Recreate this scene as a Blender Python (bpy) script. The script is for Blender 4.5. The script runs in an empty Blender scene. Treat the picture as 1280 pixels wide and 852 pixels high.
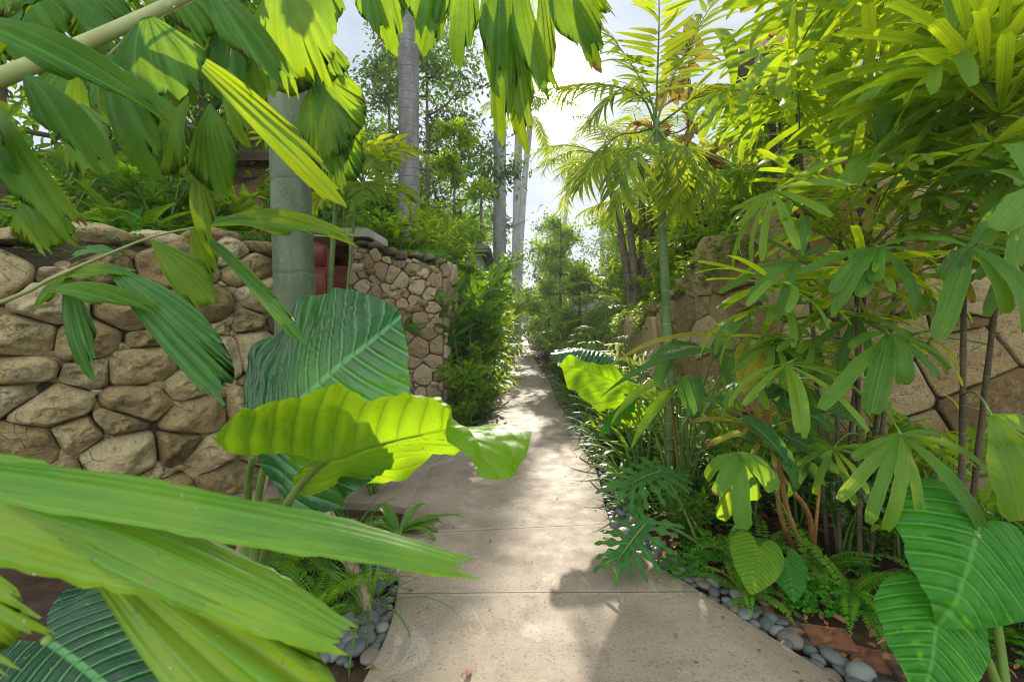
import bpy, math
import numpy as np
from mathutils import Vector, Matrix

rng = np.random.default_rng(11)
SC = bpy.context.scene
COL = SC.collection
PI = math.pi
R = math.radians
def U(a, b): return float(rng.uniform(a, b))
def A(*v): return np.array(v, float)
def nrm(v):
    v = np.asarray(v, float)
    return v / np.maximum(np.linalg.norm(v, axis=-1, keepdims=True), 1e-9)

# ------------------------------------------------------------------ camera
FPX = 604.0
PITCH = math.atan((426 - 395) / FPX)
CAMZ = 1.5
cam_d = bpy.data.cameras.new('camera')
cam = bpy.data.objects.new('camera', cam_d)
COL.objects.link(cam)
cam.location = (0, 0, CAMZ)
cam.rotation_euler = (PI / 2 - PITCH, 0, 0)
cam_d.lens = FPX / 1280 * 36
cam_d.clip_start = 0.02
cam_d.clip_end = 3000
cam_d.dof.use_dof = True
cam_d.dof.focus_distance = 4.2
cam_d.dof.aperture_fstop = 4.2
SC.camera = cam
_f = A(0, math.cos(PITCH), -math.sin(PITCH))
_u = A(0, math.sin(PITCH), math.cos(PITCH))
def ray(px, py): return _f + A((px - 640) / FPX, 0, 0) - (py - 426) / FPX * _u
def at(px, py, d):
    r = ray(px, py)
    return A(0, 0, CAMZ) + r * (d / r[1])
def gnd(px, py, z=0.0):
    r = ray(px, py)
    return A(0, 0, CAMZ) + r * ((z - CAMZ) / r[2])

# ------------------------------------------------------------------ mesh builder
class MB:
    def __init__(s):
        s.V = []; s.Q = []; s.T = []; s.uv = []; s.ti = []; s.qm = []; s.tm = []; s.n = 0
    def add(s, V, Q=None, T=None, uv=None, tint=0.5, m=0):
        V = np.asarray(V, float).reshape(-1, 3); k = len(V)
        if Q is not None and len(Q):
            Q = np.asarray(Q, int); s.Q.append(Q + s.n); s.qm.append(np.full(len(Q), m))
        if T is not None and len(T):
            T = np.asarray(T, int); s.T.append(T + s.n); s.tm.append(np.full(len(T), m))
        s.V.append(V)
        s.uv.append(np.zeros((k, 2)) if uv is None else np.asarray(uv, float).reshape(-1, 2))
        s.ti.append(np.broadcast_to(np.asarray(tint, float), (k,)))
        s.n += k
    def mesh(s, name, mats, org=None, smooth=True):
        V = np.concatenate(s.V)
        if org is not None: V = V - np.asarray(org)
        me = bpy.data.meshes.new(name)
        Q = np.concatenate(s.Q) if s.Q else np.zeros((0, 4), int)
        T = np.concatenate(s.T) if s.T else np.zeros((0, 3), int)
        nq, nt = len(Q), len(T)
        me.vertices.add(len(V)); me.vertices.foreach_set('co', V.astype(np.float32).ravel())
        lv = np.concatenate([Q.ravel(), T.ravel()]).astype(np.int32)
        me.loops.add(len(lv)); me.loops.foreach_set('vertex_index', lv)
        me.polygons.add(nq + nt)
        st = np.concatenate([np.arange(nq) * 4, nq * 4 + np.arange(nt) * 3]).astype(np.int32)
        me.polygons.foreach_set('loop_start', st)
        me.polygons.foreach_set('material_index', np.concatenate(s.qm + s.tm).astype(np.int32))
        me.polygons.foreach_set('use_smooth', np.full(nq + nt, smooth))
        uvl = me.uv_layers.new(name='UVMap')
        uvl.data.foreach_set('uv', np.concatenate(s.uv)[lv].astype(np.float32).ravel())
        at_ = me.attributes.new('tint', 'FLOAT', 'POINT')
        at_.data.foreach_set('value', np.concatenate(s.ti).astype(np.float32))
        for m in (mats if isinstance(mats, (list, tuple)) else [mats]): me.materials.append(m)
        me.update(calc_edges=True); me.validate()
        return me
    def build(s, name, mats, parent=None, smooth=True, label=None):
        org = A(*parent['_o']) if parent is not None and '_o' in parent else None
        me = s.mesh(name, mats, org, smooth)
        o = bpy.data.objects.new(name, me); COL.objects.link(o)
        if parent is not None:
            o.parent = parent
            if '_o' in parent: o['_o'] = list(parent['_o'])
        if label: o['label'] = label
        return o

def tag(o, label, cat, group=None, kind=None):
    o['label'] = label; o['category'] = cat
    if group: o['group'] = group
    if kind: o['kind'] = kind
    return o
def thing(name, label, cat, loc=(0, 0, 0), group=None):
    o = bpy.data.objects.new(name, None); COL.objects.link(o)
    o.location = [float(c) for c in loc]; o['_o'] = [float(c) for c in loc]
    o.empty_display_size = 0.1
    return tag(o, label, cat, group)
def dup(root, loc, rz=0, sc=1, label=None, group=None):
    def cp(o, par):
        c = o.copy(); COL.objects.link(c)
        if par is not None: c.parent = par
        for ch in o.children: cp(ch, c)
        return c
    r = cp(root, None)
    r.location = [float(c) for c in loc]; r.rotation_euler = (0, 0, rz)
    r.scale = (sc, sc, sc) if np.isscalar(sc) else sc
    if label: r['label'] = label
    if group: r['group'] = group
    return r
class Proto:
    """first placing moves the built plant itself, later ones copy it"""
    def __init__(s, root): s.root = root; s.used = False
    def put(s, loc, rz=0, sc=1, label=None, group=None):
        if s.used: return dup(s.root, loc, rz, sc, label, group)
        s.used = True; r = s.root
        r.location = [float(c) for c in loc]; r.rotation_euler = (0, 0, rz)
        r.scale = (sc, sc, sc) if np.isscalar(sc) else sc
        if label: r['label'] = label
        if group: r['group'] = group
        return r

# ------------------------------------------------------------------ geometry tools
def frames(P):
    P = np.asarray(P, float)
    T = np.gradient(P, axis=0); T = nrm(T)
    a = A(0, 0, 1) if abs(T[0][2]) < 0.9 else A(1, 0, 0)
    n = nrm(np.cross(T[0], a)); N = [n]
    for i in range(1, len(P)):
        n = n - T[i] * np.dot(n, T[i]); n = nrm(n); N.append(n)
    N = np.array(N); B = np.cross(T, N)
    return T, N, B
def tube(mb, P, r, ns=6, m=0, tint=0.5, cap=True):
    P = np.asarray(P, float); k = len(P)
    r = np.broadcast_to(np.asarray(r, float), (k,))
    T, N, B = frames(P)
    a = np.linspace(0, 2 * PI, ns, endpoint=False)
    V = P[:, None] + r[:, None, None] * (np.cos(a)[None, :, None] * N[:, None] + np.sin(a)[None, :, None] * B[:, None])
    i = np.arange(k - 1)[:, None] * ns; j = np.arange(ns)[None]; j2 = (j + 1) % ns
    Q = np.stack([i + j, i + j2, i + ns + j2, i + ns + j], -1).reshape(-1, 4)
    ln = np.concatenate([[0], np.cumsum(np.linalg.norm(np.diff(P, axis=0), axis=1))])
    uv = np.stack([np.broadcast_to(a / (2 * PI), (k, ns)), np.broadcast_to(ln[:, None], (k, ns))], -1)
    V = V.reshape(-1, 3); uv = uv.reshape(-1, 2); Tr = None
    if cap:
        V = np.vstack([V, P[0], P[-1]]); uv = np.vstack([uv, [0, 0], [0, ln[-1]]])
        jj = np.arange(ns); j3 = (jj + 1) % ns
        Tr = np.vstack([np.stack([np.full(ns, k * ns), j3, jj], -1),
                        np.stack([np.full(ns, k * ns + 1), (k - 1) * ns + jj, (k - 1) * ns + j3], -1)])
    mb.add(V, Q, Tr, uv, tint, m)
def bez(p0, p1, p2, n=12, p3=None):
    t = np.linspace(0, 1, n)[:, None]
    p0, p1, p2 = map(lambda q: np.asarray(q, float), (p0, p1, p2))
    if p3 is None: return (1 - t) ** 2 * p0 + 2 * t * (1 - t) * p1 + t * t * p2
    p3 = np.asarray(p3, float)
    return (1 - t) ** 3 * p0 + 3 * t * (1 - t) ** 2 * p1 + 3 * t * t * (1 - t) * p2 + t ** 3 * p3
def spline(P, n):
    """Catmull-Rom through P, n even steps of arc length"""
    P = np.asarray(P, float)
    Q = np.vstack([2 * P[0] - P[1], P, 2 * P[-1] - P[-2]]); out = []
    for i in range(1, len(Q) - 2):
        t = np.linspace(0, 1, 24, endpoint=False)[:, None]
        a, b, c, d = Q[i - 1:i + 3]
        out.append(0.5 * (2 * b + (c - a) * t + (2 * a - 5 * b + 4 * c - d) * t ** 2 + (3 * b - a - 3 * c + d) * t ** 3))
    out = np.vstack(out + [P[-1:]])
    s = np.concatenate([[0], np.cumsum(np.linalg.norm(np.diff(out, axis=0), axis=1))])
    q = np.linspace(0, s[-1], n)
    return np.stack([np.interp(q, s, out[:, k]) for k in range(out.shape[1])], 1)
def arc(p, d, L, droop, n=14, power=1.2):
    """curve from p starting along d, bending down by droop radians"""
    d = nrm(d); h = A(d[0], d[1], 0)
    h = nrm(h) if np.linalg.norm(h) > 1e-4 else A(1, 0, 0)
    e0 = math.asin(max(-1, min(1, d[2])))
    t = np.linspace(0, 1, n); e = np.maximum(e0 - droop * t ** power, -1.5)
    st = np.stack([np.cos(e)[:, None] * h + np.sin(e)[:, None] * A(0, 0, 1)], 0)[0] * (L / (n - 1))
    return np.vstack([p, np.asarray(p) + np.cumsum(st[:-1], 0)])
def grid_q(a, b):
    i = np.arange(a - 1)[:, None] * b; j = np.arange(b - 1)[None]
    return np.stack([i + j, i + j + 1, i + b + j + 1, i + b + j], -1).reshape(-1, 4)
def box(mb, c, s, rz=0, m=0, tint=0.5, bev=0.0, tilt=(0, 0)):
    """bevelled box: c centre, s full sizes"""
    h = np.asarray(s, float) / 2; b = min(bev, h.min() * 0.45)
    vs = []; fs = []
    if b <= 0:
        V = np.array([[x, y, z] for x in (-1, 1) for y in (-1, 1) for z in (-1, 1)], float) * h
        Q = [[0, 1, 3, 2], [4, 6, 7, 5], [0, 4, 5, 1], [2, 3, 7, 6], [0, 2, 6, 4], [1, 5, 7, 3]]
        T = None
    else:
        V = []
        idx = {}
        for x in (-1, 1):
            for y in (-1, 1):
                for z in (-1, 1):
                    for ax in range(3):
                        p = A(x, y, z) * (h - b); p[ax] += (x, y, z)[ax] * b
                        idx[(x, y, z, ax)] = len(V); V.append(p)
        Q = []; T = []
        for ax in range(3):
            o = [k for k in range(3) if k != ax]
            for sgn in (-1, 1):
                q = []
                for (a1, a2) in ((-1, -1), (1, -1), (1, 1), (-1, 1)):
                    k = [0, 0, 0]; k[ax] = sgn; k[o[0]] = a1; k[o[1]] = a2
                    q.append(idx[(*k, ax)])
                Q.append(q if (sgn > 0) == (ax != 1) else q[::-1])
        for ax in range(3):
            o = [k for k in range(3) if k != ax]
            for a1 in (-1, 1):
                for a2 in (-1, 1):
                    k0 = [0, 0, 0]; k0[o[0]] = a1; k0[o[1]] = a2
                    ka = list(k0); kb = list(k0); ka[ax] = -1; kb[ax] = 1
                    Q.append([idx[(*ka, o[0])], idx[(*kb, o[0])], idx[(*kb, o[1])], idx[(*ka, o[1])]])
        for x in (-1, 1):
            for y in (-1, 1):
                for z in (-1, 1): T.append([idx[(x, y, z, k)] for k in range(3)])
        V = np.array(V)
    M = np.array(Matrix.Rotation(rz, 3, 'Z') @ Matrix.Rotation(tilt[0], 3, 'X') @ Matrix.Rotation(tilt[1], 3, 'Y'))
    mb.add(V @ M.T + np.asarray(c, float), Q, T, None, tint, m)

# ---- cheap value noise in numpy for shapes
_nt = np.random.default_rng(5).uniform(-1, 1, (32, 32, 32))
def vnoise(P):
    P = np.asarray(P, float); i = np.floor(P).astype(int); f = P - i; f = f * f * (3 - 2 * f)
    i0 = i % 32; i1 = (i + 1) % 32
    def g(a, b, c): return _nt[a, b, c]
    x0, y0, z0 = i0[..., 0], i0[..., 1], i0[..., 2]; x1, y1, z1 = i1[..., 0], i1[..., 1], i1[..., 2]
    fx, fy, fz = f[..., 0], f[..., 1], f[..., 2]
    c00 = g(x0, y0, z0) * (1 - fx) + g(x1, y0, z0) * fx; c10 = g(x0, y1, z0) * (1 - fx) + g(x1, y1, z0) * fx
    c01 = g(x0, y0, z1) * (1 - fx) + g(x1, y0, z1) * fx; c11 = g(x0, y1, z1) * (1 - fx) + g(x1, y1, z1) * fx
    return (c00 * (1 - fy) + c10 * fy) * (1 - fz) + (c01 * (1 - fy) + c11 * fy) * fz

# ------------------------------------------------------------------ leaf templates
class TM:  # VL scaled by length, VW scaled by width
    def __init__(s, VL, VW, Q, uv): s.VL, s.VW, s.Q, s.uv = VL, VW, Q, uv
def p_lance(v): return np.clip(np.sin(PI * np.clip(v, 0, 1) ** 0.75) ** 0.8, 0.02, 1)
def p_oval(v): return np.clip(np.sin(PI * v ** 0.85) ** 0.6, 0.02, 1)
def p_strap(v): return np.clip(np.minimum(1, 0.45 + v * 3) * np.minimum(1, (1 - v) * 2.2) ** 0.8, 0.02, 1)
def p_blunt(v): return np.clip(np.minimum(1, 0.25 + v * 1.7) * np.minimum(1, 0.55 + (1 - v) * 5), 0.02, 1)
def p_spear(v): return np.clip(np.where(v < .08, v / .08, 1) * (1 - v) ** 0.65, 0.02, 1)
def p_heart(v): return np.clip(np.sin(PI * (0.22 + 0.78 * v)) ** 0.8 * np.minimum(1, .5 + v * 8), 0.02, 1)
def blade(prof, nl=7, nw=1, droop=0.6, fold=0.3, wave=0.0, wf=3.0, power=1.3, pleat=0.0, chord=False, seed=0, sway=0.0, rag=0.0, torn=0.0):
    g = np.random.default_rng(seed)
    v = np.linspace(0, 1, nl + 1); ang = -droop * v ** power
    y = np.concatenate([[0], np.cumsum((np.cos(ang[1:]) + np.cos(ang[:-1])) / 2)]) / nl
    z = np.concatenate([[0], np.cumsum((np.sin(ang[1:]) + np.sin(ang[:-1])) / 2)]) / nl
    x = sway * v ** 2
    if chord:
        c = math.hypot(y[-1], z[-1]); ph = math.atan2(-z[-1], y[-1])
        y, z = (y * math.cos(ph) - z * math.sin(ph)) / c, (y * math.sin(ph) + z * math.cos(ph)) / c
        ang = ang + ph
    u = np.linspace(-1, 1, 2 * nw + 1)
    w = prof(v)
    X = 0.5 * w[:, None] * u[None]
    zw = fold * np.abs(X)
    if wave: zw = zw + wave * np.abs(u)[None] ** 1.5 * np.sin(2 * PI * wf * v[:, None] + np.where(u < 0, 1.3, 0)[None] + g.uniform(0, 6))
    if pleat: zw = zw + pleat * (np.arange(2 * nw + 1) % 2)[None] * w[:, None]
    if rag: X = X + rag * g.normal(size=X.shape) * 0.5 * (np.abs(u)[None] > .9)
    VL = np.stack([np.broadcast_to(x[:, None], X.shape), np.broadcast_to(y[:, None], X.shape), np.broadcast_to(z[:, None], X.shape)], -1)
    if torn:
        VL = VL.copy(); e = np.clip((v - .82) / .18, 0, 1)[:, None] * g.uniform(-1, .3, len(u))[None] * torn; VL[..., 1] += e
    VW = np.stack([X, -np.sin(ang)[:, None] * zw, np.cos(ang)[:, None] * zw], -1)
    uv = np.stack([np.broadcast_to(u[None] * .5 + .5, X.shape), np.broadcast_to(v[:, None], X.shape)], -1)
    return TM(VL.reshape(-1, 3), VW.reshape(-1, 3), grid_q(nl + 1, 2 * nw + 1), uv.reshape(-1, 2))
def wedge(spread=0.6, ridges=5, nr=9, droop=0.5, pleat=0.034, jag=0.1, skew=0.2, cup=0.0, seed=0, chord=True, sub=3):
    """fishtail leaflet: narrow at its foot, pleated, torn along its wide end"""
    g = np.random.default_rng(seed)
    nA = ridges * 2 * sub + 1
    a = np.linspace(-1, 1, nA); th = a * spread / 2
    end = 1 - 0.22 * np.abs(a - skew) ** 1.5 - 0.25 * skew * (a < 0) * np.abs(a)
    jg = np.interp(np.arange(nA), np.linspace(0, nA, 6), g.uniform(-1.6, .6, 6)) * jag + g.uniform(-1, 0.4, nA) * jag * .8
    jg = jg - (g.uniform(0, 1, nA) < .1) * g.uniform(.1, .35, nA)
    r = np.linspace(0.0, 1, nr + 1) ** 0.9
    rr = r[:, None] * (end + jg * 1.0)[None] * np.ones((nr + 1, 1))
    rr = np.where(r[:, None] < .95, r[:, None] * end[None], rr)
    wfac = 1 - 0.35 * r ** 2.0                       # sides curve in again
    tha = th[None] * wfac[:, None]
    X = rr * np.sin(tha) + 0.012 * a[None]; Y0 = rr * np.cos(tha)
    ang = -droop * Y0 ** 1.3
    Y = Y0 * np.sinc(ang / PI / 2 * .9); Z = Y0 * np.sin(ang * .45)
    ph = np.cos(PI * np.arange(nA) / sub + .6 * np.sin(np.arange(nA) * 1.7 + seed)) * g.uniform(.3, 1.2, nA)
    Z = Z + pleat * ph[None] * np.minimum(1, r * 1.6)[:, None] * 0.5 * np.minimum(1, (1.15 - .3 * r))[:, None] * (0.25 + 0.75 * r[:, None]) + cup * X ** 2
    Z = Z + 0.03 * np.sin(3 * a[None] + 5 * r[:, None] + g.uniform(0, 6)) * r[:, None]
    V = np.stack([X, Y, Z], -1)
    if chord:
        m = V[-1, nA // 2]; c = math.hypot(m[1], m[2]); q = math.atan2(-m[2], m[1])
        y, z = V[..., 1].copy(), V[..., 2].copy()
        V[..., 1] = (y * math.cos(q) - z * math.sin(q)) / c; V[..., 2] = (y * math.sin(q) + z * math.cos(q)) / c
    uv = np.stack([np.broadcast_to(a[None] * .5 + .5, X.shape), np.broadcast_to(r[:, None], X.shape)], -1)
    return TM(V.reshape(-1, 3), np.zeros((V.size // 3, 3)), grid_q(nr + 1, nA), uv.reshape(-1, 2))
def scatter(mb, tm, O, Y, N, L, W, tint=0.5, m=0):
    O = np.asarray(O, float).reshape(-1, 3); k = len(O)
    if k == 0: return
    Y = nrm(np.broadcast_to(np.asarray(Y, float), (k, 3))); N = np.broadcast_to(np.asarray(N, float), (k, 3))
    X = np.cross(Y, N); bad = np.linalg.norm(X, axis=1) < 1e-3
    if bad.any(): X = np.where(bad[:, None], np.cross(Y, A(0.31, 0.95, 0.1)), X)
    X = nrm(X); Z = np.cross(X, Y)
    L = np.broadcast_to(np.asarray(L, float), (k,)); W = np.broadcast_to(np.asarray(W, float), (k,))
    loc = tm.VL[None] * L[:, None, None] + tm.VW[None] * W[:, None, None]
    V = O[:, None] + loc[..., 0:1] * X[:, None] + loc[..., 1:2] * Y[:, None] + loc[..., 2:3] * Z[:, None]
    nv = len(tm.VL)
    Q = (tm.Q[None] + (np.arange(k) * nv)[:, None, None]).reshape(-1, 4)
    uv = np.broadcast_to(tm.uv[None], (k, nv, 2))
    ti = np.repeat(np.broadcast_to(np.asarray(tint, float), (k,)), nv)
    mb.add(V, Q, None, uv, ti, m)
def scat_mix(mb, tms, O, Y, N, L, W, tint, m=0):
    O = np.asarray(O, float).reshape(-1, 3); k = len(O)
    if k == 0: return
    b = lambda a, sh: np.broadcast_to(np.asarray(a, float), sh)
    Y = b(Y, (k, 3)); N = b(N, (k, 3)); L = b(L, (k,)); W = b(W, (k,)); tint = b(tint, (k,))
    c = rng.integers(0, len(tms), k)
    for i, t in enumerate(tms):
        s = c == i
        scatter(mb, t, O[s], Y[s], N[s], L[s], W[s], tint[s], m)
def rdir(k, zlo=-1.0, zhi=1.0):
    z = rng.uniform(zlo, zhi, k); a = rng.uniform(0, 2 * PI, k); r = np.sqrt(1 - z * z)
    return np.stack([r * np.cos(a), r * np.sin(a), z], -1)

T_LANCE = [blade(p_lance, 6, 1, d, .35, .05, 2, seed=i) for i, d in enumerate((.3, .8, 1.3))]
T_LANCE_HI = [blade(p_lance, 14, 3, d, .3, .05, 3.5, seed=i) for i, d in enumerate((.4, .9, 1.4))]
T_OVAL = [blade(p_oval, 4, 1, d, .3, seed=i) for i, d in enumerate((.2, .6, 1.0))]
T_OVAL_HI = [blade(p_oval, 8, 2, d, .3, .06, 2, seed=i) for i, d in enumerate((.3, .7, 1.1))]
T_TINY = [blade(p_oval, 2, 1, d, .35) for d in (.2, .7)]
T_STRAP = [blade(p_strap, 8, 1, d, .4, power=1.6, seed=i, sway=s) for i, (d, s) in enumerate(((.7, .05), (1.3, -.06), (1.9, .04), (2.3, 0)))]
T_BLUNT = [blade(p_blunt, 9, 2, d, .25, pleat=.05, rag=.03, seed=i, sway=s) for i, (d, s) in enumerate(((.35, .03), (.8, -.03), (1.3, .02)))]
T_BLUNT_C = [blade(p_blunt, 12, 3, d, .22, pleat=.06, rag=.04, seed=i, chord=True, power=1.2, sway=s) for i, (d, s) in enumerate(((.5, .04), (.9, -.04), (1.3, .02)))]
T_LEAFLET = [blade(p_spear, 5, 1, d, .3, seed=i) for i, d in enumerate((.3, .7, 1.2))]
T_FERN = [blade(p_oval, 2, 1, .3, .2)]
T_WEDGE = [wedge(sp, rd, droop=dr, jag=jg, skew=sk, seed=i) for i, (sp, rd, dr, jg, sk) in enumerate(((.75, 6, .5, .12, .25), (.9, 7, .8, .16, -.2), (.6, 5, .4, .1, .3), (1.05, 8, .7, .14, .1)))]
T_WEDGE_N = [wedge(sp, rd, droop=dr, jag=jg, skew=sk, seed=9 + i) for i, (sp, rd, dr, jg, sk) in enumerate(((.36, 4, .4, .08, .3), (.45, 4, .7, .1, -.3)))]
# ------------------------------------------------------------------ materials
class NT:
    def __init__(s, mat):
        s.t = mat.node_tree; s.t.nodes.clear(); s.out = s.t.nodes.new('ShaderNodeOutputMaterial')
    def n(s, typ, **kw):
        nd = s.t.nodes.new('ShaderNode' + typ)
        for k, v in kw.items():
            if k.startswith('_'): setattr(nd, k[1:], v)
        for k, v in kw.items():
            if not k.startswith('_'): s.set(nd, k, v)
        return nd
    def set(s, nd, k, v):
        key = int(k[1:]) if k[0] == 'i' and k[1:].isdigit() else k.replace('__', ' ')
        i = nd.inputs[key]
        if hasattr(v, 'is_output') or isinstance(v, bpy.types.NodeSocket): s.t.links.new(v, i)
        elif isinstance(v, (tuple, list)) and len(v) == 3 and i.type == 'RGBA': i.default_value = (*v, 1)
        else: i.default_value = v
    def m(s, op, a, b=0.0, c=None, clamp=False):
        nd = s.n('Math', _operation=op, _use_clamp=clamp, i0=a, i1=b)
        if c is not None: s.set(nd, 'i2', c)
        return nd.outputs[0]
    def mix(s, f, a, b, mode='MIX'):
        nd = s.t.nodes.new('ShaderNodeMix'); nd.data_type = 'RGBA'; nd.blend_type = mode
        for i, v in ((0, f), (6, a), (7, b)):
            if isinstance(v, bpy.types.NodeSocket): s.t.links.new(v, nd.inputs[i])
            else: nd.inputs[i].default_value = v if i == 0 else (*v, 1)
        return nd.outputs[2]
    def ramp(s, f, stops, interp='LINEAR'):
        nd = s.t.nodes.new('ShaderNodeValToRGB'); s.t.links.new(f, nd.inputs[0]); cr = nd.color_ramp
        cr.interpolation = interp
        while len(cr.elements) < len(stops): cr.elements.new(0.5)
        for e, (p, c) in zip(cr.elements, stops):
            e.position = p; e.color = (*c, 1) if not np.isscalar(c) else (c, c, c, 1)
        return nd.outputs[0]
    def noise(s, vec, scale, detail=3, rough=.5, dist=0.0):
        nd = s.n('TexNoise', Scale=scale, Detail=detail, Roughness=rough, Distortion=dist)
        if vec is not None: s.t.links.new(vec, nd.inputs['Vector'])
        return nd.outputs[0]
    def sm(s, x, lo, hi):  # clamped remap lo..hi -> 0..1
        nd = s.n('MapRange', _interpolation_type='SMOOTHSTEP', i0=x, i1=lo, i2=hi, i3=0.0, i4=1.0); return nd.outputs[0]
    def bump(s, h, dist=0.01, strength=1.0, nrm_=None):
        nd = s.n('Bump', Strength=strength, Distance=dist, Height=h)
        if nrm_ is not None: s.t.links.new(nrm_, nd.inputs['Normal'])
        return nd.outputs[0]
def new_mat(name):
    m = bpy.data.materials.new(name); m.use_nodes = True
    return m, NT(m)

def leaf_mat(name, dark, mid, lite, trans, vein='parallel', tf=0.5, rough=0.38, nv=9, veinc=None, dmg=0.3, spec=0.45,
             slope=0.55, brown=(.20, .11, .035), patch=None, coat=0.0, varieg=None, lines=22, drops=False, blot=.55):
    m, t = new_mat(name)
    geo = t.n('TexCoord'); uv = geo.outputs['UV']; ob = geo.outputs['Object']
    sx = t.n('SeparateXYZ', i0=uv); ux, v = sx.outputs[0], sx.outputs[1]
    tint = t.n('Attribute', _attribute_name='tint').outputs['Fac']
    oi = t.n('ObjectInfo').outputs['Random']
    ns = t.noise(ob, 5.0, 3); n2 = t.noise(ob, 30.0, 2)
    f = t.m('ADD', tint, t.m('MULTIPLY', t.m('SUBTRACT', ns, .5), blot))
    f = t.m('ADD', f, t.m('MULTIPLY', t.m('SUBTRACT', oi, .5), .22))
    f = t.m('ADD', f, t.m('MULTIPLY', t.m('SUBTRACT', t.noise(ob, 13.0, 4, .65), .5), .5)); f = t.m('ADD', f, t.m('MULTIPLY', t.m('SUBTRACT', n2, .5), .25), clamp=True)
    col = t.ramp(f, [(0.0, dark), (.45, mid), (.95, lite)])
    tr = t.ramp(f, [(0.0, tuple(c * .6 for c in trans)), (.5, trans), (.95, tuple(min(1, c * k) for c, k in zip(trans, (1.35, 1.1, 1.0))))])
    u = t.m('ABSOLUTE', t.m('SUBTRACT', t.m('MULTIPLY', ux, 2.0), 1.0))
    veinc = veinc or tuple(min(1, c * 1.9 + .02) for c in mid)
    mid_rib = t.sm(u, .10, .03)
    if vein == 'parallel':
        st = t.m('SINE', t.m('MULTIPLY', ux, lines * 2 * PI))
        st2 = t.m('SINE', t.m('MULTIPLY', ux, lines * .37 * 2 * PI))
        h = t.m('ADD', t.m('MULTIPLY', st, .4), t.m('MULTIPLY', st2, .6)); vm = t.m('MULTIPLY', t.sm(h, .25, .95), .5)
        vm = t.m('MAXIMUM', vm, t.m('MULTIPLY', mid_rib, .5)); bd = .0012
    elif vein == 'pinnate':       # u in half widths, v along
        s_ = t.m('SUBTRACT', t.m('MULTIPLY', v, float(nv)), t.m('MULTIPLY', u, nv * slope * .5))
        fr = t.m('ABSOLUTE', t.m('SUBTRACT', t.m('FRACT', s_), .5))
        vm = t.m('MULTIPLY', t.sm(fr, .07, .02), .5); vm = t.m('MAXIMUM', vm, mid_rib)
        h = t.m('SUBTRACT', t.sm(fr, 0.0, .4), t.m('MULTIPLY', mid_rib, .5)); bd = .004
    elif vein == 'heart':         # uv holds real leaf coordinates (x + .5, y)
        xa = t.m('ABSOLUTE', t.m('SUBTRACT', ux, .5))
        s_ = t.m('SUBTRACT', v, t.m('ADD', t.m('MULTIPLY', xa, slope), t.m('MULTIPLY', t.m('MULTIPLY', xa, xa), .5)))
        fr = t.m('ABSOLUTE', t.m('SUBTRACT', t.m('FRACT', t.m('ADD', t.m('MULTIPLY', s_, float(nv)), .5)), .5))
        vm = t.m('MULTIPLY', t.sm(fr, .09, .03), .85)
        fine = t.m('ABSOLUTE', t.m('SUBTRACT', t.m('FRACT', t.m('MULTIPLY', s_, nv * 4.0)), .5))
        vm = t.m('MAXIMUM', vm, t.m('MULTIPLY', t.sm(fine, .1, .03), .22))
        vm = t.m('MAXIMUM', vm, t.sm(xa, .02, .010)); h = t.m('ADD', t.sm(fr, 0.0, .3), t.m('MULTIPLY', n2, .3)); bd = .009
    else:
        vm = t.m('MULTIPLY', mid_rib, .4); h = n2; bd = .001
    col = t.mix(vm, col, veinc); tr = t.mix(t.m('MULTIPLY', vm, .75), tr, tuple(c * .42 for c in trans))
    if varieg:
        g = t.noise(ob, 26.0, 2, .6); vg = t.m('MULTIPLY', t.sm(g, .5, .6), t.sm(u, .9, .5))
        col = t.mix(vg, col, varieg); tr = t.mix(vg, tr, varieg)
    if patch:
        g = t.sm(t.noise(ob, 3.2, 4, .6), .60, .66); col = t.mix(g, col, patch)
    if dmg > 0:
        e = t.m('ADD', t.m('MULTIPLY', t.sm(v, .8, 1.02), .17), t.m('MULTIPLY', t.sm(u, .8, 1.0), .05))
        d = t.sm(t.m('ADD', t.noise(ob, 9.0, 5, .65), e), 1.0 - dmg * .72, 1.04 - dmg * .72)
        col = t.mix(d, col, brown); tr = t.mix(d, tr, tuple(c * .8 for c in brown))
        sp = t.sm(t.noise(ob, 55.0, 2), .70, .735); col = t.mix(t.m('MULTIPLY', sp, .75), col, (.33, .27, .08)); tr = t.mix(t.m('MULTIPLY', sp, .75), tr, (.2, .13, .03))
    bp = t.bump(h, bd, .6)
    bp2 = t.bump(t.noise(ob, 45.0, 3), .002, .35, bp)
    rg = t.n('MapRange', i0=t.noise(ob, 8.0, 4, .6), i1=.3, i2=.7, i3=rough - .08, i4=rough + .22).outputs[0]
    if drops:
        vo = t.n('TexVoronoi', Vector=ob, Scale=75.0, Randomness=1.0); dd = t.m('MULTIPLY', t.sm(vo.outputs[0], .20, .12), t.sm(t.noise(ob, 14.0, 2), .54, .6))
        bp2 = t.bump(dd, .004, 1.0, bp2); col = t.mix(t.m('MULTIPLY', dd, .55), col, (.75, .8, .75)); tr = t.mix(t.m('MULTIPLY', dd, .5), tr, (.8, .85, .7)); rg = t.m('MULTIPLY', rg, t.m('SUBTRACT', 1.0, t.m('MULTIPLY', dd, .8)))
    pr = t.n('BsdfPrincipled', Base__Color=col, Roughness=rg, Specular__IOR__Level=spec * .55, Normal=bp2)
    if coat: pr.inputs['Coat Weight'].default_value = coat; pr.inputs['Coat Roughness'].default_value = .2
    tl = t.n('BsdfTranslucent', Color=tr, Normal=bp2)
    mx = t.n('MixShader', i0=tf, i1=pr.outputs[0], i2=tl.outputs[0])
    t.t.links.new(mx.outputs[0], t.out.inputs[0])
    return m

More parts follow.
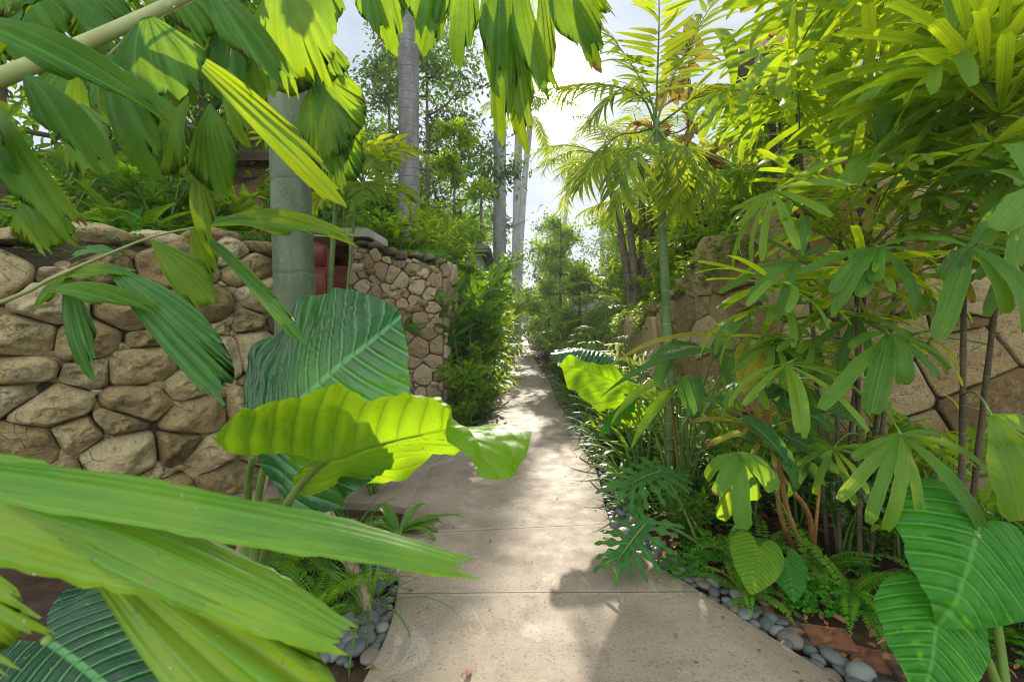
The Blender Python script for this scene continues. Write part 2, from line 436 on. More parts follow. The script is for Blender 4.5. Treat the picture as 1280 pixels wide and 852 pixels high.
M = {}
M['deep'] = leaf_mat('deep_green_leaf', (.016, .072, .010), (.042, .15, .016), (.11, .25, .022), (.26, .48, .010), 'pinnate', .42, .36, 10, spec=.35)
M['mid'] = leaf_mat('mid_green_leaf', (.03, .115, .012), (.075, .225, .018), (.19, .34, .025), (.42, .62, .012), 'pinnate', .5, .40, 9, spec=.3)
M['lime'] = leaf_mat('lime_leaf', (.06, .17, .014), (.13, .28, .02), (.25, .38, .03), (.40, .56, .015), 'none', .5, .45, spec=.25)
M['tree'] = leaf_mat('tree_leaf', (.026, .068, .022), (.052, .12, .032), (.095, .18, .04), (.18, .33, .035), 'none', .42, .4, dmg=.12, spec=.3)
M['palm'] = leaf_mat('palm_leaflet', (.030, .09, .014), (.065, .17, .02), (.16, .26, .026), (.46, .58, .014), 'parallel', .52, .38, lines=4, dmg=.25, spec=.35)
M['fan'] = leaf_mat('fan_palm_leaf', (.030, .11, .018), (.065, .19, .024), (.15, .28, .026), (.46, .66, .012), 'parallel', .54, .34, lines=9, dmg=.36, spec=.42)
M['fanold'] = leaf_mat('ageing_fan_palm_leaf', (.10, .15, .02), (.22, .23, .03), (.36, .26, .05), (.50, .46, .03), 'parallel', .46, .4, lines=9, dmg=.55, spec=.3)
M['fish'] = leaf_mat('fishtail_leaf', (.018, .10, .012), (.05, .17, .016), (.15, .26, .02), (.34, .52, .008), 'parallel', .46, .34, lines=14, dmg=.36, blot=.9, spec=.3)
M['fishnear'] = leaf_mat('wet_fishtail_leaf', (.04, .16, .014), (.085, .25, .018), (.18, .33, .025), (.36, .56, .008), 'parallel', .45, .3, lines=12, dmg=.2, spec=.8, drops=True, blot=1.5)
M['fishpale'] = leaf_mat('fishtail_leaf_with_pale_patches', (.03, .12, .03), (.06, .19, .04), (.14, .27, .04), (.30, .5, .02), 'parallel', .4, .3, lines=16, dmg=.2, patch=(.45, .42, .33), spec=.5)
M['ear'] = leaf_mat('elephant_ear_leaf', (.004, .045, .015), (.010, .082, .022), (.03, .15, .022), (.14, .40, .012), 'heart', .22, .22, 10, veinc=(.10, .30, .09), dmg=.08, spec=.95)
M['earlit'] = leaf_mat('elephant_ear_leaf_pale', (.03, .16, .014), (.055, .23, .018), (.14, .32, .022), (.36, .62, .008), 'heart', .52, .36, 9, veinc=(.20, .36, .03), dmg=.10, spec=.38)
M['earmid'] = leaf_mat('elephant_ear_leaf_bright', (.014, .13, .010), (.028, .19, .012), (.08, .27, .016), (.14, .46, .008), 'heart', .42, .34, 6, veinc=(.10, .31, .04), dmg=.06, spec=.4)
M['ginger'] = leaf_mat('ginger_leaf', (.016, .08, .02), (.035, .14, .028), (.10, .24, .03), (.24, .46, .02), 'pinnate', .4, .28, 16, veinc=(.14, .28, .08), dmg=.24, spec=.5, slope=.9)
M['gold'] = leaf_mat('yellowing_leaf', (.11, .19, .015), (.28, .28, .025), (.44, .32, .04), (.60, .52, .025), 'pinnate', .5, .38, 14, dmg=.4, slope=.9)
M['brownleaf'] = leaf_mat('mottled_brown_leaf', (.10, .06, .02), (.20, .14, .03), (.27, .24, .04), (.40, .30, .04), 'pinnate', .45, .5, 8, dmg=.6)
M['fern'] = leaf_mat('fern_leaf', (.04, .15, .012), (.085, .25, .016), (.17, .34, .02), (.32, .56, .010), 'none', .45, .45, dmg=.12, spec=.25)
M['strap'] = leaf_mat('strap_leaf', (.02, .085, .012), (.055, .17, .02), (.14, .27, .03), (.28, .46, .015), 'parallel', .42, .36, lines=5, dmg=.22, spec=.4)
M['cream'] = leaf_mat('cream_striped_leaf', (.04, .12, .02), (.09, .20, .04), (.28, .33, .15), (.40, .5, .14), 'parallel', .4, .35, lines=3, dmg=.2)
M['lobed'] = leaf_mat('lobed_leaf', (.02, .10, .022), (.045, .17, .032), (.10, .24, .035), (.22, .44, .02), 'pinnate', .4, .33, 6, dmg=.15, spec=.5)
M['spotted'] = leaf_mat('white_speckled_leaf', (.02, .08, .018), (.045, .15, .028), (.09, .22, .035), (.24, .42, .03), 'pinnate', .4, .35, 9, varieg=(.42, .46, .30), dmg=.1)
M['clover'] = leaf_mat('clover_leaf', (.02, .13, .010), (.04, .21, .014), (.10, .30, .02), (.18, .46, .015), 'none', .45, .48, dmg=.08, spec=.25)

def bark_mat(name, c1, c2, c3, ring=8.0, ringc=None, rough=.8, patch=.55, bd=.01):
    m, t = new_mat(name)
    g = t.n('TexCoord'); ob = g.outputs['Object']; uv = g.outputs['UV']
    sv = t.n('SeparateXYZ', i0=uv); l = sv.outputs[1]
    mp = t.n('Mapping', i0=ob); mp.inputs['Scale'].default_value = (1, 1, .35)
    n1 = t.noise(mp.outputs[0], 7.0, 5, .6); n2 = t.noise(ob, 32.0, 5, .65); n3 = t.noise(ob, 2.2, 3)
    c = t.mix(t.sm(n1, .35, .68), c1, c2); c = t.mix(t.m('MULTIPLY', t.sm(n2, .55, .72), patch), c, c3)
    c = t.mix(t.m('MULTIPLY', t.sm(n3, .45, .65), .4), c, tuple(x * .62 for x in c1))
    w = t.m('ADD', t.m('MULTIPLY', l, ring), t.m('MULTIPLY', t.noise(ob, 3.0, 2), .3))
    fr = t.m('ABSOLUTE', t.m('SUBTRACT', t.m('FRACT', w), .5))
    rg = t.sm(fr, .07, .0)
    c = t.mix(t.m('MULTIPLY', rg, .4), c, ringc or tuple(x * .5 for x in c1))
    h = t.m('ADD', t.m('MULTIPLY', n2, .6), t.m('MULTIPLY', rg, -.8)); h = t.m('ADD', h, n1)
    p = t.n('BsdfPrincipled', Base__Color=c, Roughness=rough, Specular__IOR__Level=.25, Normal=t.bump(h, bd, .8))
    t.t.links.new(p.outputs[0], t.out.inputs[0]); return m
M['trunk_near'] = bark_mat('smooth_grey_green_palm_bark', (.09, .135, .07), (.165, .205, .125), (.30, .31, .24), 2.6, (.11, .13, .09), .62, .5, .006)
M['trunk_grey'] = bark_mat('grey_palm_bark', (.15, .15, .135), (.25, .25, .23), (.38, .38, .35), 7.0, (.13, .125, .11), .85, .6, .012)
M['trunk_far'] = bark_mat('pale_grey_palm_bark', (.19, .195, .185), (.26, .27, .26), (.35, .36, .35), 4.0, (.20, .20, .19), .85, .6, .012)
M['bamboo'] = bark_mat('green_ringed_cane', (.085, .16, .045), (.14, .22, .075), (.22, .29, .13), 8.0, (.32, .34, .24), .4, .35, .003)
M['bark'] = bark_mat('brown_bark', (.11, .085, .055), (.19, .15, .10), (.25, .22, .16), 3.0, None, .9, .5, .012)
M['darkcane'] = bark_mat('dark_brown_cane', (.06, .046, .028), (.115, .09, .052), (.22, .18, .11), 14.0, (.25, .20, .13), .7, .5, .004)
M['orangecane'] = bark_mat('orange_brown_cane', (.28, .13, .04), (.36, .20, .07), (.30, .24, .09), 7.0, (.15, .08, .03), .5, .5, .003)
M['stem'] = bark_mat('green_stem', (.12, .20, .04), (.18, .28, .06), (.26, .32, .10), 3.0, (.13, .2, .05), .4, .3, .002)
M['palestem'] = bark_mat('pale_green_rachis', (.26, .29, .10), (.34, .36, .15), (.40, .36, .19), 1.5, (.22, .17, .08), .45, .4, .002)
M['stake'] = bark_mat('weathered_wood', (.24, .165, .10), (.33, .25, .165), (.40, .33, .24), 1.0, (.2, .14, .09), .8, .5, .004)

def stone_mat(name, cols, scale=1.0, moss=.3, bd=.02, grey=(.27, .25, .21)):
    m, t = new_mat(name)
    ob = t.n('TexCoord').outputs['Object']; tint = t.n('Attribute', _attribute_name='tint').outputs['Fac']
    n1 = t.noise(ob, 3.0 * scale, 6, .62, .3); n2 = t.noise(ob, 18 * scale, 8, .7); n3 = t.noise(ob, 70 * scale, 4, .7)
    f = t.m('ADD', t.m('MULTIPLY', tint, .85), t.m('MULTIPLY', t.m('SUBTRACT', n1, .22), .55)); f = t.m('ADD', f, t.m('MULTIPLY', t.m('SUBTRACT', n2, .5), .5), clamp=True)
    c = t.ramp(f, [(.12, cols[0]), (.45, cols[1]), (.7, cols[2]), (.95, cols[3])])
    c = t.mix(t.m('MULTIPLY', t.sm(t.noise(ob, 6 * scale, 5, .7), .55, .68), .55), c, grey)
    c = t.mix(t.m('MULTIPLY', t.sm(t.noise(ob, 4.3 * scale, 6, .7), .58, .7), moss), c, (.10, .105, .045))
    c = t.mix(t.m('MULTIPLY', t.sm(n3, .52, .68), .75), c, tuple(x * .30 for x in cols[1]))
    c = t.mix(t.m('MULTIPLY', t.sm(n2, .56, .70), .55), c, cols[3])
    vo = t.n('TexVoronoi', _feature='DISTANCE_TO_EDGE', Scale=5.0 * scale); 
    mpv = t.n('Mapping', i0=t.mix(.12, ob, t.n('TexNoise', Scale=6.0 * scale).outputs[1])); t.t.links.new(mpv.outputs[0], vo.inputs['Vector'])
    crack = t.sm(vo.outputs[0], .012, .0)
    h = t.m('ADD', t.m('MULTIPLY', n1, 1.2), t.m('MULTIPLY', n2, .8)); c = t.mix(t.m('MULTIPLY', t.sm(n2, .46, .34), .6), c, tuple(x * .45 for x in cols[0])); h = t.m('ADD', h, t.m('MULTIPLY', n3, .3))
    h = t.m('SUBTRACT', h, t.m('MULTIPLY', t.m('MULTIPLY', crack, t.sm(n1, .5, .6)), .8))
    p = t.n('BsdfPrincipled', Base__Color=c, Roughness=.88, Specular__IOR__Level=.25, Normal=t.bump(h, bd, 1.0))
    t.t.links.new(p.outputs[0], t.out.inputs[0]); return m
TAN = ((.22, .16, .065), (.37, .285, .13), (.48, .385, .195), (.58, .49, .29))
M['boulder'] = stone_mat('tan_boulder_stone', TAN, 1.3, .45, .035)
M['block'] = stone_mat('tan_rubble_stone', ((.24, .165, .09), (.36, .265, .15), (.44, .34, .20), (.52, .42, .27)), 1.6, .2, .018)
M['fitted'] = stone_mat('brown_fitted_stone', ((.16, .105, .04), (.27, .19, .075), (.34, .25, .11), (.41, .32, .165)), 1.2, .4, .02)
M['mortar'] = stone_mat('dark_earth_joint', ((.05, .038, .025), (.075, .057, .038), (.09, .07, .045), (.11, .085, .06)), 3.0, .3, .01, (.08, .065, .045))
M['mortar2'] = stone_mat('brown_mortar', ((.13, .10, .07), (.17, .135, .095), (.2, .16, .115), (.23, .19, .14)), 3.0, .2, .01, (.15, .12, .09))
M['pebble'] = None

def pebble_mat(name, a, b, c3):
    m, t = new_mat(name); ob = t.n('TexCoord').outputs['Object']; oi = t.n('ObjectInfo').outputs['Random']
    n = t.noise(ob, 30, 4); n2 = t.noise(ob, 240, 3, .7)
    tn = t.n('Attribute', _attribute_name='tint').outputs['Fac']
    rr = t.m('FRACT', t.m('ADD', oi, tn))
    c = t.ramp(rr, [(0, a), (.5, b), (1, c3)]); c = t.mix(t.m('MULTIPLY', t.sm(n, .4, .7), .5), c, tuple(x * 1.5 for x in b))
    c = t.mix(t.m('MULTIPLY', t.sm(n2, .6, .75), .5), c, tuple(x * .4 for x in a))
    p = t.n('BsdfPrincipled', Base__Color=c, Roughness=.5, Specular__IOR__Level=.4, Normal=t.bump(n2, .001, .6))
    t.t.links.new(p.outputs[0], t.out.inputs[0]); return m
M['peb_grey'] = pebble_mat('grey_pebble', (.06, .072, .072), (.10, .113, .11), (.155, .168, .158))
M['peb_dark'] = pebble_mat('dark_pebble', (.04, .046, .048), (.065, .073, .073), (.095, .105, .102))
M['peb_pale'] = pebble_mat('pale_pebble', (.13, .142, .135), (.165, .175, .165), (.2, .205, .19))
M['peb_brown'] = pebble_mat('brown_pebble', (.10, .078, .066), (.135, .11, .09), (.17, .14, .115))

def plain(name, c, rough=.7, ns=20, amp=.3, bd=.004, spec=.3, c2=None, stretch=None):
    m, t = new_mat(name); ob = t.n('TexCoord').outputs['Object']
    if stretch:
        mp = t.n('Mapping', i0=ob); mp.inputs['Scale'].default_value = stretch; ob = mp.outputs[0]
    n = t.noise(ob, ns, 6, .65); n2 = t.noise(ob, ns * .17, 4, .6)
    col = t.mix(t.m('MULTIPLY', t.sm(n, .35, .7), amp), c, c2 or tuple(x * .45 for x in c))
    col = t.mix(t.m('MULTIPLY', t.sm(n2, .45, .7), amp), col, tuple(x * .6 for x in (c2 or c)))
    p = t.n('BsdfPrincipled', Base__Color=col, Roughness=rough, Specular__IOR__Level=spec, Normal=t.bump(n, bd, .8))
    t.t.links.new(p.outputs[0], t.out.inputs[0]); return m
M['soil'] = plain('dark_soil', (.075, .048, .030), .95, 9, .8, .03, .15, (.03, .019, .012))
M['bank'] = plain('planted_bank_soil', (.06, .05, .025), .95, 6, .8, .04, .15, (.03, .035, .012))
M['brick'] = plain('terracotta_paver', (.24, .095, .05), .9, 14, .9, .008, .2, (.085, .055, .035))
M['brick_dark'] = plain('mossy_dark_paver', (.10, .065, .042), .9, 14, .8, .006, .2, (.06, .055, .035))
M['door'] = plain('red_brown_timber', (.24, .052, .03), .5, 8, .4, .002, .4, (.13, .03, .02), (6, 6, .4))
M['doorframe'] = plain('painted_frame', (.62, .58, .52), .6, 12, .2)
M['lintel'] = plain('pale_concrete', (.56, .52, .46), .8, 10, .35, .004)
M['render_wall'] = plain('pale_render', (.62, .64, .60), .85, 5, .25, .003)
M['tan_wall'] = plain('tan_render', (.36, .22, .12), .85, 4, .3, .003)
M['thatch'] = plain('brown_thatch', (.20, .14, .10), .95, 12, .7, .02, .1, None, (1, 1, 5))
M['rooftile'] = plain('pinkish_roof_tile', (.40, .25, .20), .8, 10, .5, .006)
M['litter'] = plain('dry_leaf_litter', (.27, .12, .05), .8, 30, .5, .002)

def concrete_mat():
    m, t = new_mat('exposed_aggregate_concrete'); ob = t.n('TexCoord').outputs['Object']
    s3 = t.n('SeparateXYZ', i0=ob); y = s3.outputs[1]; x = s3.outputs[0]
    n1 = t.noise(ob, 1.3, 6, .6); n2 = t.noise(ob, 5.5, 6, .65); n3 = t.noise(ob, 62, 4, .75); n4 = t.noise(ob, 150, 3, .7)
    c = t.ramp(n1, [(.3, (.21, .16, .115)), (.5, (.29, .23, .17)), (.7, (.37, .305, .235))])
    c = t.mix(t.m('MULTIPLY', t.sm(n2, .50, .70), .6), c, (.20, .155, .11)); c = t.mix(t.m('MULTIPLY', t.sm(t.noise(ob, .9, 5, .7, .8), .5, .6), .45), c, (.21, .185, .15)); c = t.mix(t.m('MULTIPLY', t.sm(t.noise(ob, 1.9, 6, .75, 1.5), .57, .63), .35), c, (.50, .46, .40))
    c = t.mix(t.m('MULTIPLY', t.sm(t.noise(ob, 2.7, 7, .7), .56, .68), .55), c, (.20, .155, .115))
    c = t.mix(t.m('MULTIPLY', t.sm(n3, .53, .66), .7), c, (.11, .085, .062))
    c = t.mix(t.m('MULTIPLY', t.sm(n4, .57, .68), .6), c, (.52, .47, .40))
    vo = t.n('TexVoronoi', Scale=9.0, Vector=ob); c = t.mix(t.m('MULTIPLY', t.sm(vo.outputs[0], .09, .03), .7), c, (.15, .12, .09))
    def joint(y0, wob, xs):
        d = t.m('ABSOLUTE', t.m('SUBTRACT', y, t.m('ADD', y0, t.m('MULTIPLY', t.m('ADD', x, xs), wob))))
        return d
    j = t.m('MINIMUM', joint(2.52, .012, 0), joint(3.27, .11, .3)); j = t.m('MINIMUM', j, joint(7.6, .05, 0)); j = t.m('MINIMUM', j, joint(12.5, .0, 0))
    ln = t.sm(j, .006, .0025)
    lw = t.m('MULTIPLY', t.sm(j, .05, .0), t.sm(n2, .45, .6))
    c = t.mix(t.m('MULTIPLY', lw, .25), c, (.6, .56, .5)); c = t.mix(t.m('MULTIPLY', ln, .75), c, (.10, .08, .06))
    h = t.m('ADD', t.m('MULTIPLY', n3, .5), t.m('MULTIPLY', n4, .5)); h = t.m('ADD', h, t.m('MULTIPLY', n2, 1.5)); h = t.m('SUBTRACT', h, t.m('MULTIPLY', ln, 3.0))
    p = t.n('BsdfPrincipled', Base__Color=c, Roughness=t.ramp(n2, [(.3, .62), (.7, .85)]), Specular__IOR__Level=.3, Normal=t.bump(h, .0025, .9))
    t.t.links.new(p.outputs[0], t.out.inputs[0]); return m
M['concrete'] = concrete_mat()

# ------------------------------------------------------------------ sky, sun
SUN_EL, SUN_AZ = R(24.6), R(4.7)
sd = A(math.sin(SUN_AZ) * math.cos(SUN_EL), math.cos(SUN_AZ) * math.cos(SUN_EL), math.sin(SUN_EL))
def make_sky():
    w = bpy.data.worlds.new('World'); SC.world = w; w.use_nodes = True
    t = NT.__new__(NT); t.t = w.node_tree; t.t.nodes.clear(); t.out = t.t.nodes.new('ShaderNodeOutputWorld')
    sky = t.n('TexSky', _sky_type='NISHITA', _sun_disc=False, _sun_elevation=SUN_EL, _sun_rotation=SUN_AZ, _air_density=1.0, _dust_density=2.5, _ozone_density=1.0)
    d = t.n('TexCoord').outputs['Generated']
    dp = t.n('VectorMath', _operation='DOT_PRODUCT', i0=d, i1=tuple(sd)).outputs['Value']
    dp = t.m('MAXIMUM', dp, 0.0)
    mp = t.n('Mapping', i0=d); mp.inputs['Scale'].default_value = (1, 1, 2.2)
    n = t.noise(mp.outputs[0], 2.6, 7, .58, .4)
    cl = t.sm(n, .36, .68)
    fr = t.mix(t.sm(t.noise(mp.outputs[0], 5.0, 6, .6), .35, .7), SKY_CLOUD[0], SKY_CLOUD[1])
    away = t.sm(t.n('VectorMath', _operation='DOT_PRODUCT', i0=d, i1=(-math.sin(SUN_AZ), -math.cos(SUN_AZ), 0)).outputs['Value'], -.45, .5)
    cloud = t.mix(away, fr, SKY_CLOUD[2])      # unseen clouds opposite the sun, brightened as added fill from behind the camera
    skc = t.n('VectorMath', _operation='MINIMUM', i0=sky.outputs[0], i1=(2.5, 2.9, 3.5)).outputs[0]
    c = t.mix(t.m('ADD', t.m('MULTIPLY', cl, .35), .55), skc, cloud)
    g = t.m('ADD', t.m('MULTIPLY', t.m('POWER', dp, 60.0), .6), t.m('MULTIPLY', t.m('POWER', dp, 700.0), 20.0))
    g = t.m('ADD', g, t.m('MULTIPLY', t.m('POWER', dp, 9000.0), 900.0))
    gc = t.n('VectorMath', _operation='SCALE', i0=(1.0, .93, .82), Scale=g).outputs[0]
    c = t.n('VectorMath', _operation='ADD', i0=c, i1=gc).outputs[0]
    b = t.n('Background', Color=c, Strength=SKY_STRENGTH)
    t.t.links.new(b.outputs[0], t.out.inputs[0])
SKY_STRENGTH = .15
SKY_CLOUD = ((1.65, 1.95, 2.4), (2.5, 2.7, 3.0), (10.0, 10.2, 10.5))  # two front cloud tones, then the boosted out-of-view fill tone
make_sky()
sl = bpy.data.lights.new('sun', 'SUN'); sl.energy = 4.5; sl.angle = R(.6); sl.color = (1.0, .91, .76)
so = bpy.data.objects.new('sun', sl); COL.objects.link(so)
so.rotation_euler = Vector(-sd).to_track_quat('-Z', 'Y').to_euler(); so.location = (0, 20, 20)
SC.view_settings.view_transform = 'Standard'; SC.view_settings.look = 'None'
SC.view_settings.gamma = 1; SC.view_settings.use_curve_mapping = False
SC.view_settings.exposure = 1.0
SC.cycles.use_denoising = True; SC.cycles.pixel_filter_type = 'BLACKMAN_HARRIS'; SC.cycles.filter_width = 1.0
SC.cycles.max_bounces = 10; SC.cycles.diffuse_bounces = 5; SC.cycles.transmission_bounces = 6; SC.cycles.glossy_bounces = 3
SC.cycles.sample_clamp_indirect = 8
SC.cycles.caustics_reflective = False; SC.cycles.caustics_refractive = False

def haze():
    m, t = new_mat('haze_air'); v = t.n('VolumePrincipled', Density=HAZE, Anisotropy=.35); v.inputs['Color'].default_value = (.93, .96, 1, 1)
    t.t.links.new(v.outputs[0], t.out.inputs['Volume']); mb = MB(); box(mb, (0, 200, 9.7), (1400, 900, 21.5)); o = mb.build('haze', m, smooth=False); o['kind'] = 'stuff'
    o['label'] = 'thin pale air that lightens the far trees'; o['category'] = 'haze'
HAZE = .0018
haze()
# ================================================================== SETTING
def structure(mb, name, mat, smooth=True):
    o = mb.build(name, mat, smooth=smooth); o['kind'] = 'structure'; return o
# ground: one sheet to the horizon
mb = MB()
gx = np.concatenate([[-600, -200, -60], np.linspace(-20, 20, 61), [60, 200, 600]])
gy = np.concatenate([[-200, -60, -15], np.linspace(-4, 40, 67), [80, 250, 600]])
GX, GY = np.meshgrid(gx, gy)
GZ = np.where((np.abs(GX) < 25) & (GY < 45), vnoise(np.stack([GX * 2.1, GY * 2.1, GX * 0 + 3], -1)) * .02 - .035, -.035)
mb.add(np.stack([GX, GY, GZ], -1), grid_q(len(gy), len(gx)))
structure(mb, 'ground', M['soil'])

# path edges (world), read off as ground points
R_PX = [(1046, 852), (960, 797), (880, 745), (790, 690), (768, 665), (757, 640), (752, 612), (744, 585), (727, 562), (722, 545), (716, 530), (700, 508), (690, 494), (692, 486), (686, 474), (672, 456), (664, 441), (660, 428), (659, 418), (657.5, 411)]
L_PX = [(455, 852), (470, 825), (488, 790), (498, 735), (500, 700), (496, 668), (506, 640), (522, 612), (545, 575), (590, 552), (606, 535), (616, 516), (614, 502), (622, 488), (633, 470), (640, 455), (646, 440), (650, 428), (652.5, 418), (654, 411)]
RP = np.array([gnd(*p)[:2] for p in R_PX]); LP = np.array([gnd(*p)[:2] for p in L_PX])
RP = np.vstack([[RP[0][0] + .55, .3], RP]); LP = np.vstack([[LP[0][0] - .1, .3], LP])
def xr(y): return float(np.interp(y, RP[:, 1], RP[:, 0]))
def xl(y): return float(np.interp(y, LP[:, 1], LP[:, 0]))
ys = np.concatenate([np.linspace(.3, 8, 160), np.linspace(8.2, 56, 120)])
def smooth_edge(P, ys):
    x = np.interp(ys, P[:, 1], P[:, 0]); k = np.ones(7) / 7
    xx = np.convolve(np.pad(x, 3, mode='edge'), k, mode='valid'); return xx
XR = smooth_edge(RP, ys); XL = smooth_edge(LP, ys)
mb = MB(); nx = 9
rows = np.array([[(l + (r - l) * u, y, .02) for u in np.linspace(0, 1, nx)] for l, r, y in zip(XL, XR, ys)])
skirt = rows.copy()
full = np.concatenate([rows[:, :1] + A(0, 0, -.12), rows[:, :1] + A(.0, 0, -.008), rows[:, :1] + A(.008, 0, 0), rows[:, 1:-1], rows[:, -1:] + A(-.008, 0, 0), rows[:, -1:] + A(0, 0, -.008), rows[:, -1:] + A(0, 0, -.12)], 1)
mb.add(full, grid_q(full.shape[0], full.shape[1])[:, ::-1])
path = structure(mb, 'path', M['concrete'])
# branch to the gate, a sheet just below the main one
mb = MB()
br = [(-3.4, 3.95), (-1.0, 3.75), (-.62, 3.6), (.05, 3.9), (.05, 5.9), (-.75, 6.05), (-3.6, 5.8)]
cx_ = A(-1.3, 4.9)
bot = [(x, y, -.1) for x, y in br]; top = [(x, y, .016) for x, y in br]
V = np.array([(cx_[0], cx_[1], .016)] + top + bot); k = len(br)
mb.add(V, [[1 + i, 1 + k + i, 1 + k + (i + 1) % k, 1 + (i + 1) % k] for i in range(k)], [[0, 1 + i, 1 + (i + 1) % k] for i in range(k)])
structure(mb, 'path_to_door', M['concrete'], smooth=False)
# low steps where the path ends far off
mb = MB()
for i in range(4): box(mb, (.95, 52 + i * .5, .08 + i * .16), (3.0, .55, .16), bev=.01)
structure(mb, 'steps', M['lintel'], False)

# ------------------------------------------------------------------ stone walls
def cells(W, H, size, aspect, wt, g, iters=3):
    """power diagram of an W x H face -> list of (polygon, centroid)"""
    n = max(4, int(W * H / (size * size)))
    sx = 1 / aspect
    P = np.stack([g.uniform(0, W, n), g.uniform(0, H, n)], 1); w = g.uniform(0, wt, n) * size * size
    for it in range(iters):
        S = P * A(sx, 1); polys = []
        for i in range(n):
            poly = [A(0, 0), A(W * sx, 0), A(W * sx, H), A(0, H)]
            d = np.linalg.norm(S - S[i], axis=1)
            for j in np.argsort(d)[1:26]:
                nv = S[j] - S[i]; c = (np.dot(S[j], S[j]) - np.dot(S[i], S[i]) + w[i] - w[j]) / 2
                out = []
                for a in range(len(poly)):
                    p, q = poly[a], poly[(a + 1) % len(poly)]; fp = np.dot(nv, p) - c; fq = np.dot(nv, q) - c
                    if fp <= 0: out.append(p)
                    if fp * fq < 0: out.append(p + (q - p) * (fp / (fp - fq)))
                poly = out
                if len(poly) < 3: break
            polys.append(np.array(poly) / A(sx, 1) if len(poly) >= 3 else None)
        cen = []
        for i, p in enumerate(polys):
            if p is None: cen.append(P[i]); continue
            x, y = p[:, 0], p[:, 1]; x2, y2 = np.roll(x, -1), np.roll(y, -1); cr = x * y2 - x2 * y; ar = cr.sum() / 2
            cen.append(A(((x + x2) * cr).sum(), ((y + y2) * cr).sum()) / (6 * ar) if abs(ar) > 1e-6 else P[i])
        cen = np.array(cen)
        if it < iters - 1: P = cen * .8 + P * .2
    return [(p, c) for p, c in zip(polys, cen) if p is not None]
class Curve:
    def __init__(s, pts, n=300):
        s.P = spline(pts, n) if len(pts) > 2 else np.linspace(A(*pts[0]), A(*pts[1]), n)
        s.s = np.concatenate([[0], np.cumsum(np.linalg.norm(np.diff(s.P, axis=0), axis=1))]); s.L = s.s[-1]
        T = nrm(np.gradient(s.P, axis=0)); s.N = np.stack([T[:, 1], -T[:, 0]], 1)   # right of travel
    def pos(s, q):
        q = np.asarray(q, float); return np.stack([np.interp(q, s.s, s.P[:, k]) for k in (0, 1)], -1)
    def nor(s, q):
        q = np.asarray(q, float); return nrm(np.stack([np.interp(q, s.s, s.N[:, k]) for k in (0, 1)], -1))
